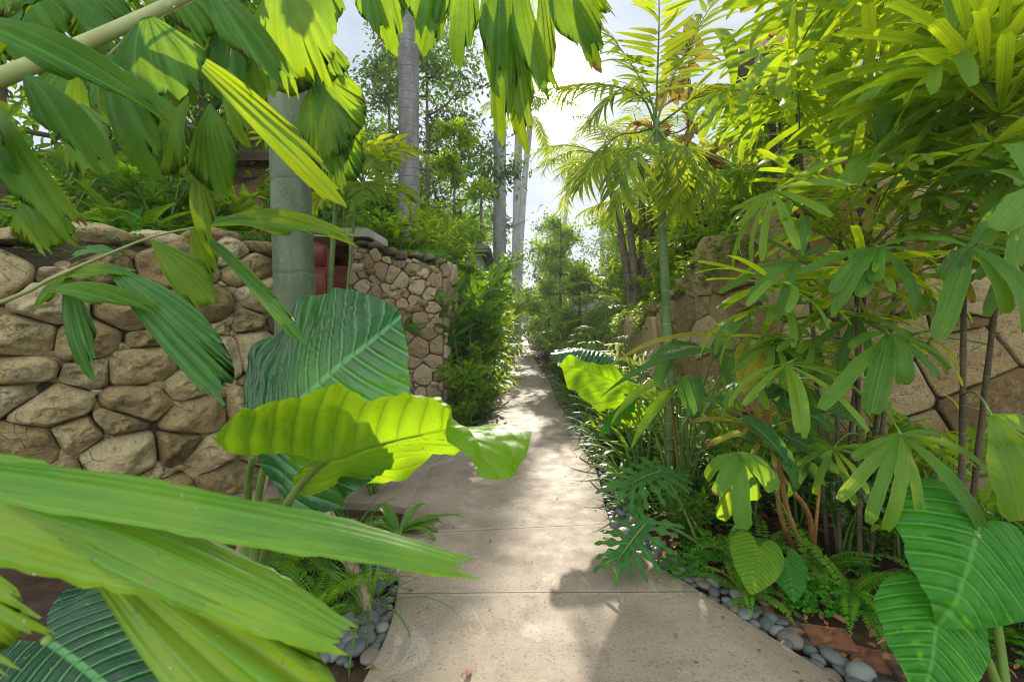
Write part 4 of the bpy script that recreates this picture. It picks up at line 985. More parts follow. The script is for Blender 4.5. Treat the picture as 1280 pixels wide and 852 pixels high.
def fan_clump(label, nst, H, spread, nfan, L, W, group=None, tint=.5, name='lady_palm'):
    t = thing(name, label, 'lady palm', (0, 0, 0), group)
    for i in range(nst):
        a = U(0, 6.28); b = A(math.cos(a), math.sin(a), 0); h = H * U(.6, 1); tp = b * spread * U(.2, .8) + A(0, 0, h); mb = MB()
        P = bez(b * .1, b * .15 + A(0, 0, h * .5), tp, 8); tube(mb, P, .014, 6); mb.build('cane', M['darkcane'], t)
        for j in range(nfan):
            c = j * 2.4 + U(0, .6); e = U(-.2, .9); d = A(math.cos(c) * math.cos(e), math.sin(c) * math.cos(e), math.sin(e)); f = P[max(1, 7 - int(5.5 * j / nfan))]; mb = MB()
            fan(mb, f + d * L * U(.6, .9), d * A(1, 1, .3), A(0, 0, 1) - d * .3, L * U(.8, 1.1), W, int(U(6, 9)), U(2.8, 4.2), T_BLUNT, np.clip(tint + U(-.15, .2), 0, 1), f)
            mb.build('fan_leaf', [M['fan'], M['stem']], t)
    return t
ORD = ['first', 'second', 'third', 'fourth', 'fifth', 'sixth', 'seventh', 'eighth', 'ninth', 'tenth', 'eleventh', 'twelfth', 'thirteenth', 'fourteenth', 'fifteenth', 'sixteenth']
# ================================================================== NEAR LEFT
CAMP = A(0, 0, CAMZ)
def face(p, up=.35, jit=.15): return nrm(nrm(CAMP - np.asarray(p)) * (1 - up) + A(0, 0, up) + rng.normal(0, jit, 3))
def wleaf(mb, a, b, wide, tint=.45, kind=0, N=None, narrow=False, m=0):
    a = np.asarray(a, float); b = np.asarray(b, float); e = b - a; L = np.linalg.norm(e)
    tm = (T_WEDGE_N if narrow else T_WEDGE)[kind % (2 if narrow else 4)]
    base = tm.VL[:, 0].max() - tm.VL[:, 0].min(); k = wide / (L * base)
    tq = TM(tm.VL * A(k, 1, min(1.3, k)), tm.VW, tm.Q, tm.uv)
    scatter(mb, tq, a, e, face(a) if N is None else N, L, 1, tint, m)
# big upright palm by the wall with its crown over the path
f0 = gnd(384, 614); pt = thing('palm_tree', 'thick smooth grey-green palm trunk propped by stakes at the near wall corner', 'palm tree', f0)
mb = MB(); top = A(f0[0] - .10, f0[1] + .1, 6.2)
palm_trunk(mb, bez(f0 - A(0, 0, .2), f0 + A(-.15, .05, 2), top, 50), .178, 22, 3.5, .022, 1.38); mb.build('trunk', M['trunk_near'], pt)
mb = MB(); tube(mb, [top, top + A(0, 0, .5), top + A(0, 0, 1.1)], [.15, .15, .06], 12); mb.build('crownshaft', M['bamboo'], pt)
CR = top + A(0, 0, .7)
def wfrond(P, n, L, W, ms=M['fish'], tint=.45, hang=.7, parent=None, r0=.02, start=.2, mb=None):
    own = mb is None; mb = mb or MB(); T, _, _ = frames(P); k = len(P); tube(mb, P, r0 * np.linspace(1, .25, k), 7, 1)
    for q in np.linspace(start, .98, n):
        i = q * (k - 1); p = np.array([np.interp(i, np.arange(k), P[:, c]) for c in range(3)]); tn = T[int(round(i))]
        for sg in (-1, 1):
            sd_ = nrm(np.cross(tn, A(0, 0, 1))) * sg; d = nrm(tn * U(.3, .7) + sd_ * U(.5, 1) - A(0, 0, hang * U(.6, 1.3)))
            wleaf(mb, p, p + d * L * U(.7, 1.1), W * U(.7, 1.2), np.clip(tint + U(-.2, .25), 0, 1), int(U(0, 4)), nrm(sd_ * -.2 + tn * .2 + A(0, 0, .6) + rng.normal(0, .25, 3)))
    if own: mb.build('frond', [ms, M['palestem']], parent)
    return mb
for (ex, ey, ez, hz) in ((.35, 2.75, 3.62, 5.4), (-.75, 2.9, 3.75, 5.2), (-.1, 4.3, 4.6, 6.6), (-3.6, 3.0, 4.6, 6.6), (-4.0, 5.6, 5.3, 7.2), (-1.2, 7.5, 6.2, 7.8), (-2.4, 1.6, 4.6, 6.6)):
    e = A(ex, ey, ez); P = bez(CR, (CR + e) / 2 * A(1, 1, 0) + A(0, 0, hz), e, 20); wfrond(P, 9, .5, .2, parent=pt, hang=.9, r0=.022, start=.3)
# fringe of leaflets hanging into the top of the picture, on two fronds of the same palm
mb = MB(); rach = [at(375, -75, 2.9), at(470, -85, 2.7), at(560, -70, 2.6), at(650, -45, 2.6), at(745, -30, 2.7)]
P = spline(rach, 26); tube(mb, np.vstack([spline([CR, (CR + rach[0]) / 2 + A(0, -.2, .5), rach[0]], 12)[:-1], P]), np.linspace(.026, .008, 37), 7, 1)
for (ax, ay, bx, by, w, ti) in ((395, -40, 405, 28, 70, .3), (462, -50, 460, 26, 45, .35), (478, -55, 492, 22, 42, .5), (520, -60, 520, 22, 44, .4), (545, -60, 548, 26, 46, .55), (566, -70, 562, 0, 30, .35),
                                (585, -50, 582, 36, 40, .4), (622, -45, 612, 70, 40, .45), (634, -30, 632, 108, 40, .55), (640, 20, 652, 132, 40, .8), (650, -40, 668, 95, 40, .6), (672, -40, 690, 60, 44, .8), (690, -30, 722, 52, 46, .4), (715, -30, 742, 45, 34, .3), (610, 10, 618, 80, 30, .3), (655, 60, 645, 130, 34, .7)):
    d = 2.62 + U(-.12, .12); a = at(ax, ay, d); b = at(bx, by, d - .05); wleaf(mb, a, b, w * d / FPX * .95, ti, int(U(0, 4)), nrm(A(U(-.7, .7), -.75, .35)), True)
mb.build('frond', [M['fish'], M['palestem']], pt)
mb = MB(); P = spline([CR, at(330, -170, 3.6), at(360, -40, 3.1), at(400, 60, 2.9), at(415, 120, 2.85)], 22); tube(mb, P, np.linspace(.022, .006, 22), 7, 1)
for (ax, ay, bx, by, w, ti) in ((352, -15, 372, 96, 86, .7), (375, 30, 402, 95, 60, .35), (392, 88, 442, 150, 66, .45), (398, 95, 418, 222, 64, .3), (405, 110, 440, 205, 50, .55), (412, 120, 425, 182, 40, .8)):
    d = 2.85 + U(-.1, .1); wleaf(mb, at(ax, ay, d), at(bx, by, d - .06), w * d / FPX * 1.1, ti, int(U(0, 4)), nrm(A(U(-.3, .5), -.8, .3)))
mb.build('frond', [M['fish'], M['palestem']], pt)
# prop stakes
for (p0, p1, lab) in (((372, 560, 3.95), (478, 786, None), 'long tan prop stake leaning out from the palm toward the path pebbles'), ((350, 540, 3.9), (296, 700, None), 'tan prop stake leaning left of the palm against the boulder wall'), ((385, 585, 3.9), (438, 700, None), 'short tan prop stake close in front of the palm foot')):
    a = at(*p0); b = gnd(*p1[:2]); mb = MB(); P = np.array([b - A(0, 0, .05), b * .66 + a * .34, b * .33 + a * .67, a]) + rng.normal(0, .004, (4, 3)); tube(mb, P, [.04, .037, .034, .03], 10)
    tag(mb.build('stake', M['stake']), lab, 'stake', 'stakes propping the near palm')
# fishtail palm outside the frame whose old frond crosses the top-left corner
ft = A(-2.3, .55, 0); tp = thing('fishtail_palm', 'fishtail palm whose thick pale stalk crosses the top left corner', 'palm', ft)
mb = MB(); tube(mb, bez(ft - A(0, 0, .1), ft + A(-.05, 0, .6), ft + A(0, .05, 1.3), 14), np.linspace(.075, .06, 14), 12); mb.build('trunk', M['bamboo'], tp)
mb = MB(); d0 = 1.25
P = spline([ft + A(0, .05, 1.25), at(-220, 190, .9), at(0, 98, 1.2), at(120, 48, 1.35), at(240, -8, 1.5), at(400, -90, 1.75)], 26)
tube(mb, P, np.linspace(.034, .013, 26), 10, 1)
for (a_, b_) in (((215, 5, 1.45), (125, 82, 1.5)), ((150, 35, 1.4), (185, 22, 1.45)), ((300, -40, 1.6), (285, 70, 1.7))): tube(mb, [at(*a_), (at(*a_) + at(*b_)) / 2 + A(0, 0, .01), at(*b_)], [.009, .008, .006], 6, 1)
WL = [((-90, 15), (152, 112), 74, .25, 1.05, 1.1, 1), ((186, 20), (228, 122), 104, .2, 1.42, 1.38, 0), ((136, 68), (176, 166), 66, .35, 1.45, 1.42, 1), ((228, 60), (370, 178), 44, .85, 1.55, 1.5, 1), ((262, -15), (322, 76), 54, .15, 1.5, 1.4, 1), ((350, -25), (372, 92), 92, .7, 1.8, 1.75, 0),
      ((33, 92), (96, 182), 60, .3, 1.2, 1.15, 1), ((0, 135), (48, 262), 56, .7, 1.25, 1.2, 1), ((100, 130), (138, 214), 62, .7, 1.5, 1.45, 0), ((-20, 130), (22, 215), 50, .4, 1.2, 1.2, 0), ((30, 250), (62, 305), 60, .6, 1.3, 1.3, 0), ((235, 120), (212, 205), 60, .75, 1.7, 1.7, 0),
      ((262, 130), (282, 246), 60, .6, 1.75, 1.75, 0), ((215, 125), (195, 195), 44, .8, 1.75, 1.75, 0), ((248, 195), (252, 282), 42, .85, 1.8, 1.8, 1), ((285, 85), (300, 150), 50, .75, 1.8, 1.8, 1), ((60, -40), (150, 24), 70, .3, 1.6, 1.55, 0), ((120, -30), (20, 40), 70, .25, 1.7, 1.65, 0), ((10, -30), (70, 50), 80, .3, 1.8, 1.8, 0),
      ((200, -30), (255, 40), 60, .4, 1.8, 1.8, 0), ((95, 75), (60, 140), 60, .45, 1.6, 1.6, 0), ((150, 60), (110, 120), 50, .35, 1.7, 1.7, 1), ((190, 130), (165, 195), 40, .55, 1.7, 1.7, 1), ((300, -10), (262, 80), 54, .5, 1.9, 1.9, 0), ((60, 10), (-20, 95), 80, .4, 1.9, 1.9, 0), ((140, -10), (110, 70), 60, .5, 1.95, 1.95, 0), ((310, 30), (330, 120), 50, .5, 2.0, 2.0, 0)]
for _ in range(20):
    ax, ay = U(-40, 330), U(-60, 70); ln = U(50, 95); an = U(.7, 2.3); WL.append(((ax, ay), (ax + ln * math.cos(an), ay + ln * math.sin(an)), U(40, 66), U(.0, .6), (dd := U(1.9, 2.6)), dd - .04, int(U(0, 1.4))))
for (a_, b_, w, ti, da, db, nar) in WL:
    a = at(*a_, da); b = at(*b_, db); wleaf(mb, a, b, w * (da + db) / 2 / FPX, ti, int(U(0, 4)), nrm(A(U(-.3, .3), -.55, .6) + rng.normal(0, .15, 3)), bool(nar))
mb.build('frond', [M['fish'], M['palestem']], tp)
# the frond in front of the boulder wall
mb = MB(); P = spline([ft + A(.05, .1, 1.2), at(-200, 420, 1.4), at(0, 378, 1.75), at(60, 350, 1.85), at(125, 322, 1.95), at(190, 296, 2.05), at(246, 284, 2.12)], 26); tube(mb, P, np.linspace(.016, .004, 26), 8, 1)
for (a_, b_, w, ti, da, db, nar, pale) in (((132, 328), (272, 448), 66, .3, 1.95, 1.85, 0, 1), ((190, 300), (268, 378), 50, .8, 2.1, 2.1, 0, 0), ((60, 352), (140, 340), 34, .7, 1.9, 1.9, 1, 0), ((52, 362), (158, 378), 40, .6, 1.85, 1.8, 1, 0), ((84, 340), (104, 428), 32, .25, 1.9, 1.82, 1, 1), ((150, 318), (98, 312), 24, .3, 2.0, 2.0, 1, 1), ((245, 284), (402, 288), 56, .85, 2.12, 2.05, 1, 0), ((245, 286), (345, 376), 24, .55, 2.12, 2.05, 1, 1), ((240, 286), (262, 330), 34, .9, 2.15, 2.15, 1, 0), ((246, 282), (300, 268), 24, .5, 2.15, 2.1, 1, 0), ((100, 332), (50, 372), 30, .65, 1.95, 1.9, 1, 0)):
    wleaf(mb, at(*a_, da), at(*b_, db), w * (da + db) / 2 / FPX, ti, int(U(0, 4)), nrm(A(U(-.2, .3), -.6, .7)), bool(nar), 2 if pale else 0)
mb.build('frond', [M['fish'], M['palestem'], M['fishpale']], tp)
# big blurred frond right in front of the camera
mb = MB(); P = spline([ft + A(.1, .05, .8), at(-420, 800, .62), at(-160, 690, .56), at(-20, 630, .58), at(90, 640, .62)], 18); tube(mb, P, np.linspace(.02, .007, 18), 8, 1)
T_N1 = blade(lambda v: np.clip(.3 + .8 * np.sin(PI * .86 * v ** .8) ** .7 - .2 * v, .05, 1), 30, 6, .22, -.42, .05, 2.5, pleat=.035, chord=True, seed=2, rag=.03, torn=.07)
for (a_, b_, w, ti, da, db, N, tm_) in (((-130, 572), (598, 708), 66, .5, .54, .66, (.12, -.52, .85), T_N1), ((60, 630), (440, 800), 80, .6, .57, .60, (.2, -.62, .75), T_N1), ((-200, 560), (300, 725), 120, .8, .54, .60, (.05, -.7, .7), T_N1)):
    a = at(*a_, da); b = at(*b_, db); L = np.linalg.norm(b - a); scatter(mb, tm_, a, b - a, nrm(A(*N)), L, w * (da + db) / 2 / FPX, ti)
for (a_, b_, w, ti, da, db, N, nar, k) in (((96, 668), (395, 900), 150, .6, .62, .60, (-.35, -.55, .76), 1, 0), ((-160, 640), (-10, 800), 110, .9, .56, .54, (-.3, -.6, .7), 0, 1)):
    wleaf(mb, at(*a_, da), at(*b_, db), w * (da + db) / 2 / FPX, ti, k, nrm(A(*N)), bool(nar))
mb.build('frond', [M['fishnear'], M['palestem']], tp)

# elephant ear with the two great leaves
fe = gnd(318, 742); te = thing('elephant_ear', 'elephant ear plant with one dark and one glowing yellow-green leaf beside the palm', 'plant', fe)
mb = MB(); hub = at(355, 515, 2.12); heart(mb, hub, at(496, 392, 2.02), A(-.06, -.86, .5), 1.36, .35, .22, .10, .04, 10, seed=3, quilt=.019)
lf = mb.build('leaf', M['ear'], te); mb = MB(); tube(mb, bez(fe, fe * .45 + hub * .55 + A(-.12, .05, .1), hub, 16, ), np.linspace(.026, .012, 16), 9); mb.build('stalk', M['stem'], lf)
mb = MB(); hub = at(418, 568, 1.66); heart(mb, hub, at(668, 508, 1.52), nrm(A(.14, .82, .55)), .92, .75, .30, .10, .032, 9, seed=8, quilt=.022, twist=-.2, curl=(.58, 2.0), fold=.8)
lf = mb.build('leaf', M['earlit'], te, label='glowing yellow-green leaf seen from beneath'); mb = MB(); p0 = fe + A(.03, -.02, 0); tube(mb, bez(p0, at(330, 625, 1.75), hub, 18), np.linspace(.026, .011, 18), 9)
tube(mb, [hub, at(470, 556, 1.635), at(530, 540, 1.6)], [.011, .008, .004], 7); mb.build('stalk', M['stem'], lf)
mb = MB(); b = at(334, 505, 2.5); tube(mb, bez(fe + A(-.05, .05, 0), fe + A(-.1, .1, .5), at(316, 570, 2.3), 12), np.linspace(.03, .016, 12), 8); mb.build('old_stalk', M['stem'], te)
fe2 = gnd(40, 1010); te = thing('elephant_ear', 'dark elephant ear leaf low in the bottom left corner behind the blurred frond', 'plant', fe2)
mb = MB(); hub = at(60, 800, 1.05); heart(mb, hub, at(190, 905, .92), A(.05, -.35, .93), 1.25, .2, .2, .2, .03, 9, seed=12); lf = mb.build('leaf', M['ear'], te)
mb = MB(); tube(mb, bez(fe2, fe2 * .4 + hub * .6 + A(-.1, 0, .1), hub, 12), np.linspace(.02, .01, 12), 8); mb.build('stalk', M['stem'], lf)

# undergrowth round the palm foot
def place(protos, lab, x, y, z=0.0, rz=None, sc=1, group=None):
    return protos[int(U(0, len(protos)))].put((x, y, z), U(0, 6.28) if rz is None else rz, sc, lab, group)
FERN = [Proto(fern('fern', 11, .55, .075)), Proto(fern('fern', 8, .42, .06, el=(.5, 1.3)))]
STRAP = [Proto(strap_clump('strap_plant', 's', 'plant', 26, .62, .042, 'strap')), Proto(strap_clump('strap_plant', 's', 'plant', 34, .55, .03, 'strap', tint=.55)), Proto(strap_clump('strap_plant', 's', 'plant', 22, .7, .05, 'strap', up=1.1, tint=.4))]
CREAM = [Proto(strap_clump('spider_plant', 's', 'plant', 34, .42, .022, 'cream', up=.95)), Proto(strap_clump('spider_plant', 's', 'plant', 28, .36, .026, 'cream', up=.8, tint=.3))]
GRASS = [Proto(strap_clump('grass_tuft', 'g', 'grass tuft', 34, .75, .014, 'strap', up=1.25, tint=.6)), Proto(strap_clump('grass_tuft', 'g', 'grass tuft', 26, .6, .012, 'strap', up=1.15, tint=.45))]
def P2(px, py): q = gnd(px, py); return q[0], q[1]
place(FERN, 'fern arching over the pebbles in front of the prop stakes', *P2(400, 765), sc=.85, group='ferns round the near palm')
place(FERN, 'fern behind the long blurred frond at the boulder wall foot', *P2(355, 720), sc=.95, group='ferns round the near palm')
place(FERN, 'small fern between the short stake and the palm foot', *P2(425, 690), sc=.7, group='ferns round the near palm')
place(GRASS, 'thin grass tuft left of the long prop stake', *P2(405, 720), sc=.8, group='grass tufts round the near palm')
place(GRASS, 'grass tuft leaning over the path beside the long prop stake', *P2(462, 760), sc=.75, group='grass tufts round the near palm')
place(GRASS, 'tall grass tuft right behind the glowing elephant ear stalk', *P2(440, 668), sc=.9, group='grass tufts round the near palm')
tt = strap_clump('strap_plant', 'broad strap-leaved rosette at the edge of the path under the glowing leaf', 'plant', 15, .42, .058, 'strap', up=.75, tint=.6); tt.location = (*P2(498, 668), .02)
sh = shrub('shrub', 'small low leafy shrub behind the strap rosette left of the path', 'shrub', .55, .32, 9, 190, .085, .034, T_OVAL, 'mid'); sh.location = (*P2(466, 618), 0)
sh = shrub('shrub', 'tiny dark shrub at the palm foot behind the prop stakes', 'shrub', .45, .28, 8, 130, .08, .03, T_OVAL, 'deep'); sh.location = (*P2(420, 640), 0)
place(GRASS, 'sparse grass tuft at the pebbles near the end of the blurred blade', *P2(440, 735), sc=.7, group='grass tufts round the near palm')
place(FERN, 'fern low beside the pebbles right of the blurred fronds', *P2(385, 800), sc=.7, group='ferns round the near palm')
place(FERN, 'fern under the glowing elephant ear leaf', *P2(345, 660), sc=1.0, group='ferns round the near palm')
# on top of the boulder wall
def onbank(x, y): # height of the left bank near the wall
    q = LW.P; d = np.linalg.norm(q - A(x, y), axis=1); return 2.06 + .10 * d.min()
ros = strap_clump('bromeliad', 'dark rosette of stiff strap leaves on top of the boulder wall', 'plant', 30, .52, .075, 'deep', T_STRAP[:2], up=1.2, tint=.3); x, y = -3.25, 4.15; ros.location = (x, y, onbank(x, y)); ros.scale = (1.25, 1.25, 1.25)
for (px, d, lab, sc) in ((85, 3.9, 'fern spilling over the boulder wall at the left picture edge', 1.2), (225, 4.5, 'fern on the boulder wall right of the dark rosette', .9), (20, 3.6, 'fern at the far left on the boulder wall top', 1.1)):
    p = at(px, 260, d); place(FERN, lab, p[0], p[1], onbank(p[0], p[1]), sc=sc, group='ferns on the boulder wall')
for (px, d, lab, sc, mt) in ((200, 4.6, 'broad-leaved shrub directly behind the dark rosette', 1.0, 'deep'), (60, 5.2, 'leafy shrub behind the ferns at the left picture edge', 1.3, 'mid'), (285, 5.2, 'low shrub between the rosette and the thick palm trunk', .8, 'mid'), (130, 6.6, 'tall dark shrub on the bank far behind the rosette', 1.7, 'deep'), (-60, 6.5, 'tall shrub on the bank at the far left', 1.8, 'deep'), (235, 7.6, 'bushy shrub in front of the tan house', 1.2, 'mid')):
    p = at(px, 250, d); s_ = shrub('shrub', lab, 'shrub', .95 * sc, .55 * sc, 10, 210, .2, .08, T_LANCE, mt); s_.location = (p[0], p[1], onbank(p[0], p[1]))
mb = MB(); k = 2600; q = rng.uniform(0, LW.L, k); p = LW.pos(q); nn = LW.nor(q); d = .22 + rng.uniform(0, 1, k) ** 1.6 * 2.2
p3 = np.stack([p[:, 0] - nn[:, 0] * d, p[:, 1] - nn[:, 1] * d, 2.10 + .1 * d + rng.uniform(0, .14, k)], 1); ov = rng.uniform(0, 1, k) < .13; p3[ov, :2] = (p + nn * .06)[ov]; p3[ov, 2] = 2.1 - rng.uniform(-.05, .22, ov.sum()) ** 1; ok = (p3[:, 0] < -2.0) & ((vnoise(p3 * 1.7) > -.1) | ~ov); trifoil(mb, p3[ok], A(0, -.3, 1) + rng.normal(0, .3, (ok.sum(), 3)), .036, .5)
o = mb.build('ground_cover', M['clover']); tag(o, 'small-leaved green ground cover on top of the boulder wall', 'ground cover', kind='stuff')
for i, (px, d) in enumerate(((30, 3.5), (65, 3.75), (110, 4.0), (250, 4.5), (300, 4.8))):
    p = at(px, 270, d); place(GRASS, ['bright grass tuft at the very left on the boulder wall', 'bright grass tuft left of the dark rosette on the boulder wall', 'bright grass tuft just left of the rosette foot', 'grass tuft right of the rosette on the boulder wall', 'grass tuft on the boulder wall next to the thick palm trunk'][i], p[0], p[1], onbank(p[0], p[1]) - .02, sc=.5, group='grass tufts on the boulder wall')

# ================================================================== LEFT MIDDLE
# slim canes in front of the door
for (bx, by, tx, ty, d, r, lab) in ((402, 470, 425, 190, 5.5, .035, 'thick green ringed palm cane in front of the door'), (418, 470, 447, 240, 5.6, .02, 'thin leaning green palm cane in front of the door')):
    b = at(bx, by, d); b[2] = 0; tpp = at(tx, ty, d); t = thing('cane_palm', lab, 'palm', b, 'slim palms in front of the door'); mb = MB()
    P = bez(b, (b + tpp) / 2 + A(-.05, 0, 0), tpp, 30); tube(mb, P, r * (1 + .06 * (np.arange(30) % 4 == 0)) * np.linspace(1.1, .75, 30), 10); mb.build('trunk', M['bamboo'], t)
    for i in range(8):
        a = i * 2.4 + .8; e = U(.0, .9); mb = MB(); P = arc(tpp, A(math.cos(a) * math.cos(e), math.sin(a) * math.cos(e) * .8, math.sin(e)), U(.7, 1.05), U(.8, 1.5), 14)
        frond(mb, P, A(0, 0, 1), 9, .36, .075, .85, .2, T_LANCE, .008, U(.4, .75), .12, .22); mb.build('frond', [M['palm'], M['stem']], t)
# the arching frond with lit leaflets over the gate wall
p0 = at(455, 310, 6.0); p0[2] = 0
for i, (px, py, d, H_, lab, mt, tt_) in enumerate(((470, 290, 7.6, 1.1, 'glossy broad-leaved plant above the left end of the rubble wall', 'deep', .4), (505, 292, 7.7, .95, 'bright lance-leaved plant above the middle of the rubble wall', 'mid', .75), (540, 305, 7.7, .8, 'yellow-green bush above the right end of the rubble wall', 'lime', .6), (425, 285, 7.8, 1.5, 'dark broad-leaved plant above the door slab', 'deep', .35), (560, 300, 8.2, 1.2, 'upright leafy plant at the right corner on top of the rubble wall', 'mid', .5), (520, 290, 9.2, 1.6, 'tall leafy bush around the foot of the mottled grey palm', 'mid', .55))):
    p = at(px, py, d); s_ = shrub('shrub', lab, 'shrub', H_, .6, 10, 170, .30 if i < 2 else .2, .085 if i < 2 else .06, T_LANCE, mt, tint=tt_); s_.location = (p[0], p[1], 2.08)
mb = MB(); k = 900; x = rng.uniform(-2.3, -1.0, k); y = rng.uniform(6.55, 7.5, k); z = GT(1.0) - .05 + rng.uniform(0, .2, k) + (y - 6.6) * .05
trifoil(mb, np.stack([x, y, z], 1), A(0, -.4, 1) + rng.normal(0, .3, (k, 3)), .05, .6); tag(mb.build('ground_cover', M['clover']), 'creeping green cover along the top of the rubble wall', 'ground cover', kind='stuff')
s_ = strap_clump('wall_plant', 'small strap-leaved plant rooted in the face of the rubble wall', 'plant', 9, .34, .055, 'deep', T_STRAP[:3], up=.8); p = at(503, 412, 6.28); s_.location = tuple(p); s_.rotation_euler = (R(50), 0, 0)
# row of broad-leaved shrubs from the rubble wall along the left path edge
BIG = [Proto(shrub('shrub', 's', 'shrub', 2.0, .62, 15, 420, .34, .085, T_LANCE, 'deep', tint=.45, low=.12)), Proto(shrub('shrub', 's', 'shrub', 1.7, .6, 14, 380, .30, .09, T_LANCE, 'mid', tint=.5, low=.08)), None, Proto(shrub('shrub', 's', 'shrub', 1.6, .7, 16, 900, .14, .05, T_OVAL, 'lime', tint=.5, low=.05))]
LOWS = [Proto(shrub('low_shrub', 's', 'shrub', .55, .42, 15, 380, .15, .05, T_OVAL, 'mid', low=.0)), Proto(shrub('low_shrub', 's', 'shrub', .5, .4, 14, 340, .17, .05, T_LANCE, 'deep', low=.0, tint=.5)), Proto(shrub('low_shrub', 's', 'shrub', .5, .4, 14, 520, .11, .04, T_OVAL, 'lime', low=.0, tint=.45))]
row = [(6.35, -.22, 0, .62, 1), (6.9, -.35, 0, 1.05, 0), (7.3, -.25, 0, .95, 1), (7.9, -.42, 0, 1.2, 0), (8.5, -.32, 0, 1.0, 1), (9.3, -.5, 0, 1.3, 0), (10.2, -.42, 0, 1.15, 1), (11.2, -.4, 0, 1.0, 3), (12.2, -.65, 0, 1.45, 0), (13.4, -.45, 0, 1.1, 3), (15, -.6, 0, 1.4, 1), (17, -.7, 0, 1.5, 3), (19.5, -.8, 0, 1.6, 3), (23, -1.0, 0, 1.7, 1), (28, -1.3, 0, 2.0, 3), (34, -1.5, 0, 2.2, 0)]
for i, (y, dx, z, sc, kd) in enumerate(row):
    BIG[kd].put((xl(y) + dx, y, z), U(0, 6.28), sc, f'{ORD[i]} tall leafy shrub along the left path edge counting from the rubble wall', 'tall shrubs on the left of the path')
for i, (y, dx, sc, kd) in enumerate(((6.15, -.12, .8, 2), (6.8, .02, .75, 1), (7.6, .0, .85, 0), (8.6, .0, .8, 2), (9.7, -.05, .9, 1), (11, -.05, 1.0, 0), (12.6, -.1, 1.1, 2), (14.5, -.1, 1.2, 0), (17, -.15, 1.3, 1), (21, -.2, 1.5, 2), (26, -.3, 1.8, 0))):
    LOWS[kd].put((xl(y) + dx - .18, y, 0), U(0, 6.28), sc, f'{ORD[i]} low shrub spilling onto the left path edge counting from the rubble wall', 'low shrubs on the left of the path')
# second row further left, on the raised bed
for i, (x, y, sc, kd) in enumerate(((-1.5, 9.0, .9, 1), (-2.4, 9.5, 1.1, 0), (-1.4, 11, 1.1, 3), (-2.6, 12, 1.2, 1), (-1.6, 13.5, 1.2, 0), (-2.9, 15, 1.3, 3), (-1.8, 17, 1.3, 1), (-3.6, 8.6, 1.2, 0), (-4.4, 10.5, 1.3, 1), (-1.5, 21, 1.5, 3))):
    BIG[kd].put((x, y, 2.0), U(0, 6.28), sc, f'{ORD[i]} bushy shrub on the raised bed behind the rubble wall', 'shrubs on the raised bed')
# palms and trees
tall_palm('mottled grey palm trunk rising behind the rubble wall', (-1.80, 8.6, 2.05), (-1.83, 8.6, 6), (-1.70, 8.7, 11.5), .195, 9, 3.2, 'trunk_grey', group='tall grey palms')
tall_palm('straight grey palm trunk beside the path, nearest of the far three', (xl(14.5) - .33, 14.5, 0), (-.40, 14.5, 8), (-.28, 14.5, 14.2), .20, 10, 3.0, 'trunk_far', group='tall grey palms', nleaf=26)
tall_palm('slim grey palm trunk beside the path, middle of the far three', (xl(22) - .15, 22, 0), (.18, 22, 8), (.55, 22.4, 16.5), .19, 12, 3.2, 'trunk_far', group='tall grey palms', nleaf=24)
tall_palm('slightly leaning grey palm trunk beside the path, farthest of the far three', (xl(27) - .12, 27, 0), (.4, 27, 7), (1.0, 27.8, 12.0), .19, 14, 3.4, 'trunk_far', group='tall grey palms', nleaf=24, lw=.1)
tall_palm('faint distant palm just right of the sun', (4.2, 42, 0), (4.3, 42, 8), (4.9, 42, 13.4), .2, 14, 3.6, 'trunk_far', group='tall grey palms', nleaf=22, lw=.15)
tall_palm('faint distant palm farther right beyond the sun', (8.5, 46, 0), (8.6, 46, 8), (8.4, 46, 14.5), .2, 14, 3.8, 'trunk_far', group='tall grey palms', nleaf=22, lw=.15)
TT = [blade(p_oval, 3, 1, d, .3) for d in (.2, .6, 1.0)]
for (lab, loc, H_, cr, ch, n, l, w, lm, r, n1, n2, ti) in (
    ('tall broad-leaved tree between the two grey palm trunks', (-2.2, 12.8, 1.9), 7.6, 2.2, 1.8, 8500, .17, .07, 'tree', .09, 16, 8, .45),
    ('broad-leaved tree left of the mottled palm trunk', (-3.6, 14.5, 1.9), 8.6, 2.0, 1.8, 7000, .18, .07, 'tree', .09, 15, 8, .4),
    ('airy broad-leaved tree behind the straight palm trunk', (-1.1, 17.5, .0), 8.2, 1.9, 1.8, 3600, .18, .075, 'tree', .1, 14, 7, .5),
    ('dark tree on the far left bank behind the tan house', (-9.5, 15.5, 2.6), 9.0, 3.6, 2.4, 6500, .26, .11, 'tree', .14, 14, 8, .4),
    ('dense dark tree on the bank above the middle of the boulder wall', (-5.0, 8.0, 2.3), 6.2, 2.3, 2.0, 6000, .22, .085, 'deep', .09, 15, 7, .45),
    ('dense green tree on the bank at the left picture edge', (-6.2, 6.0, 2.3), 6.0, 2.4, 2.0, 6000, .22, .085, 'mid', .09, 15, 7, .4),
    ('leafy tree over the bank between the thick palm and the tan house', (-3.9, 9.0, 2.2), 4.6, 1.3, 1.6, 3000, .2, .08, 'mid', .06, 12, 6, .5),
    ('slender yellow-green tree in front of the broad-leaved tree', (-1.2, 10.2, 2.0), 3.8, .8, .9, 1700, .17, .07, 'mid', .04, 10, 5, .75)):
    broad_tree(lab, loc, H_, cr, ch, n, l, w, lm, r, nl1=n1, nl2=n2, clump=.6, first=.06, tint=ti, tms=TT)
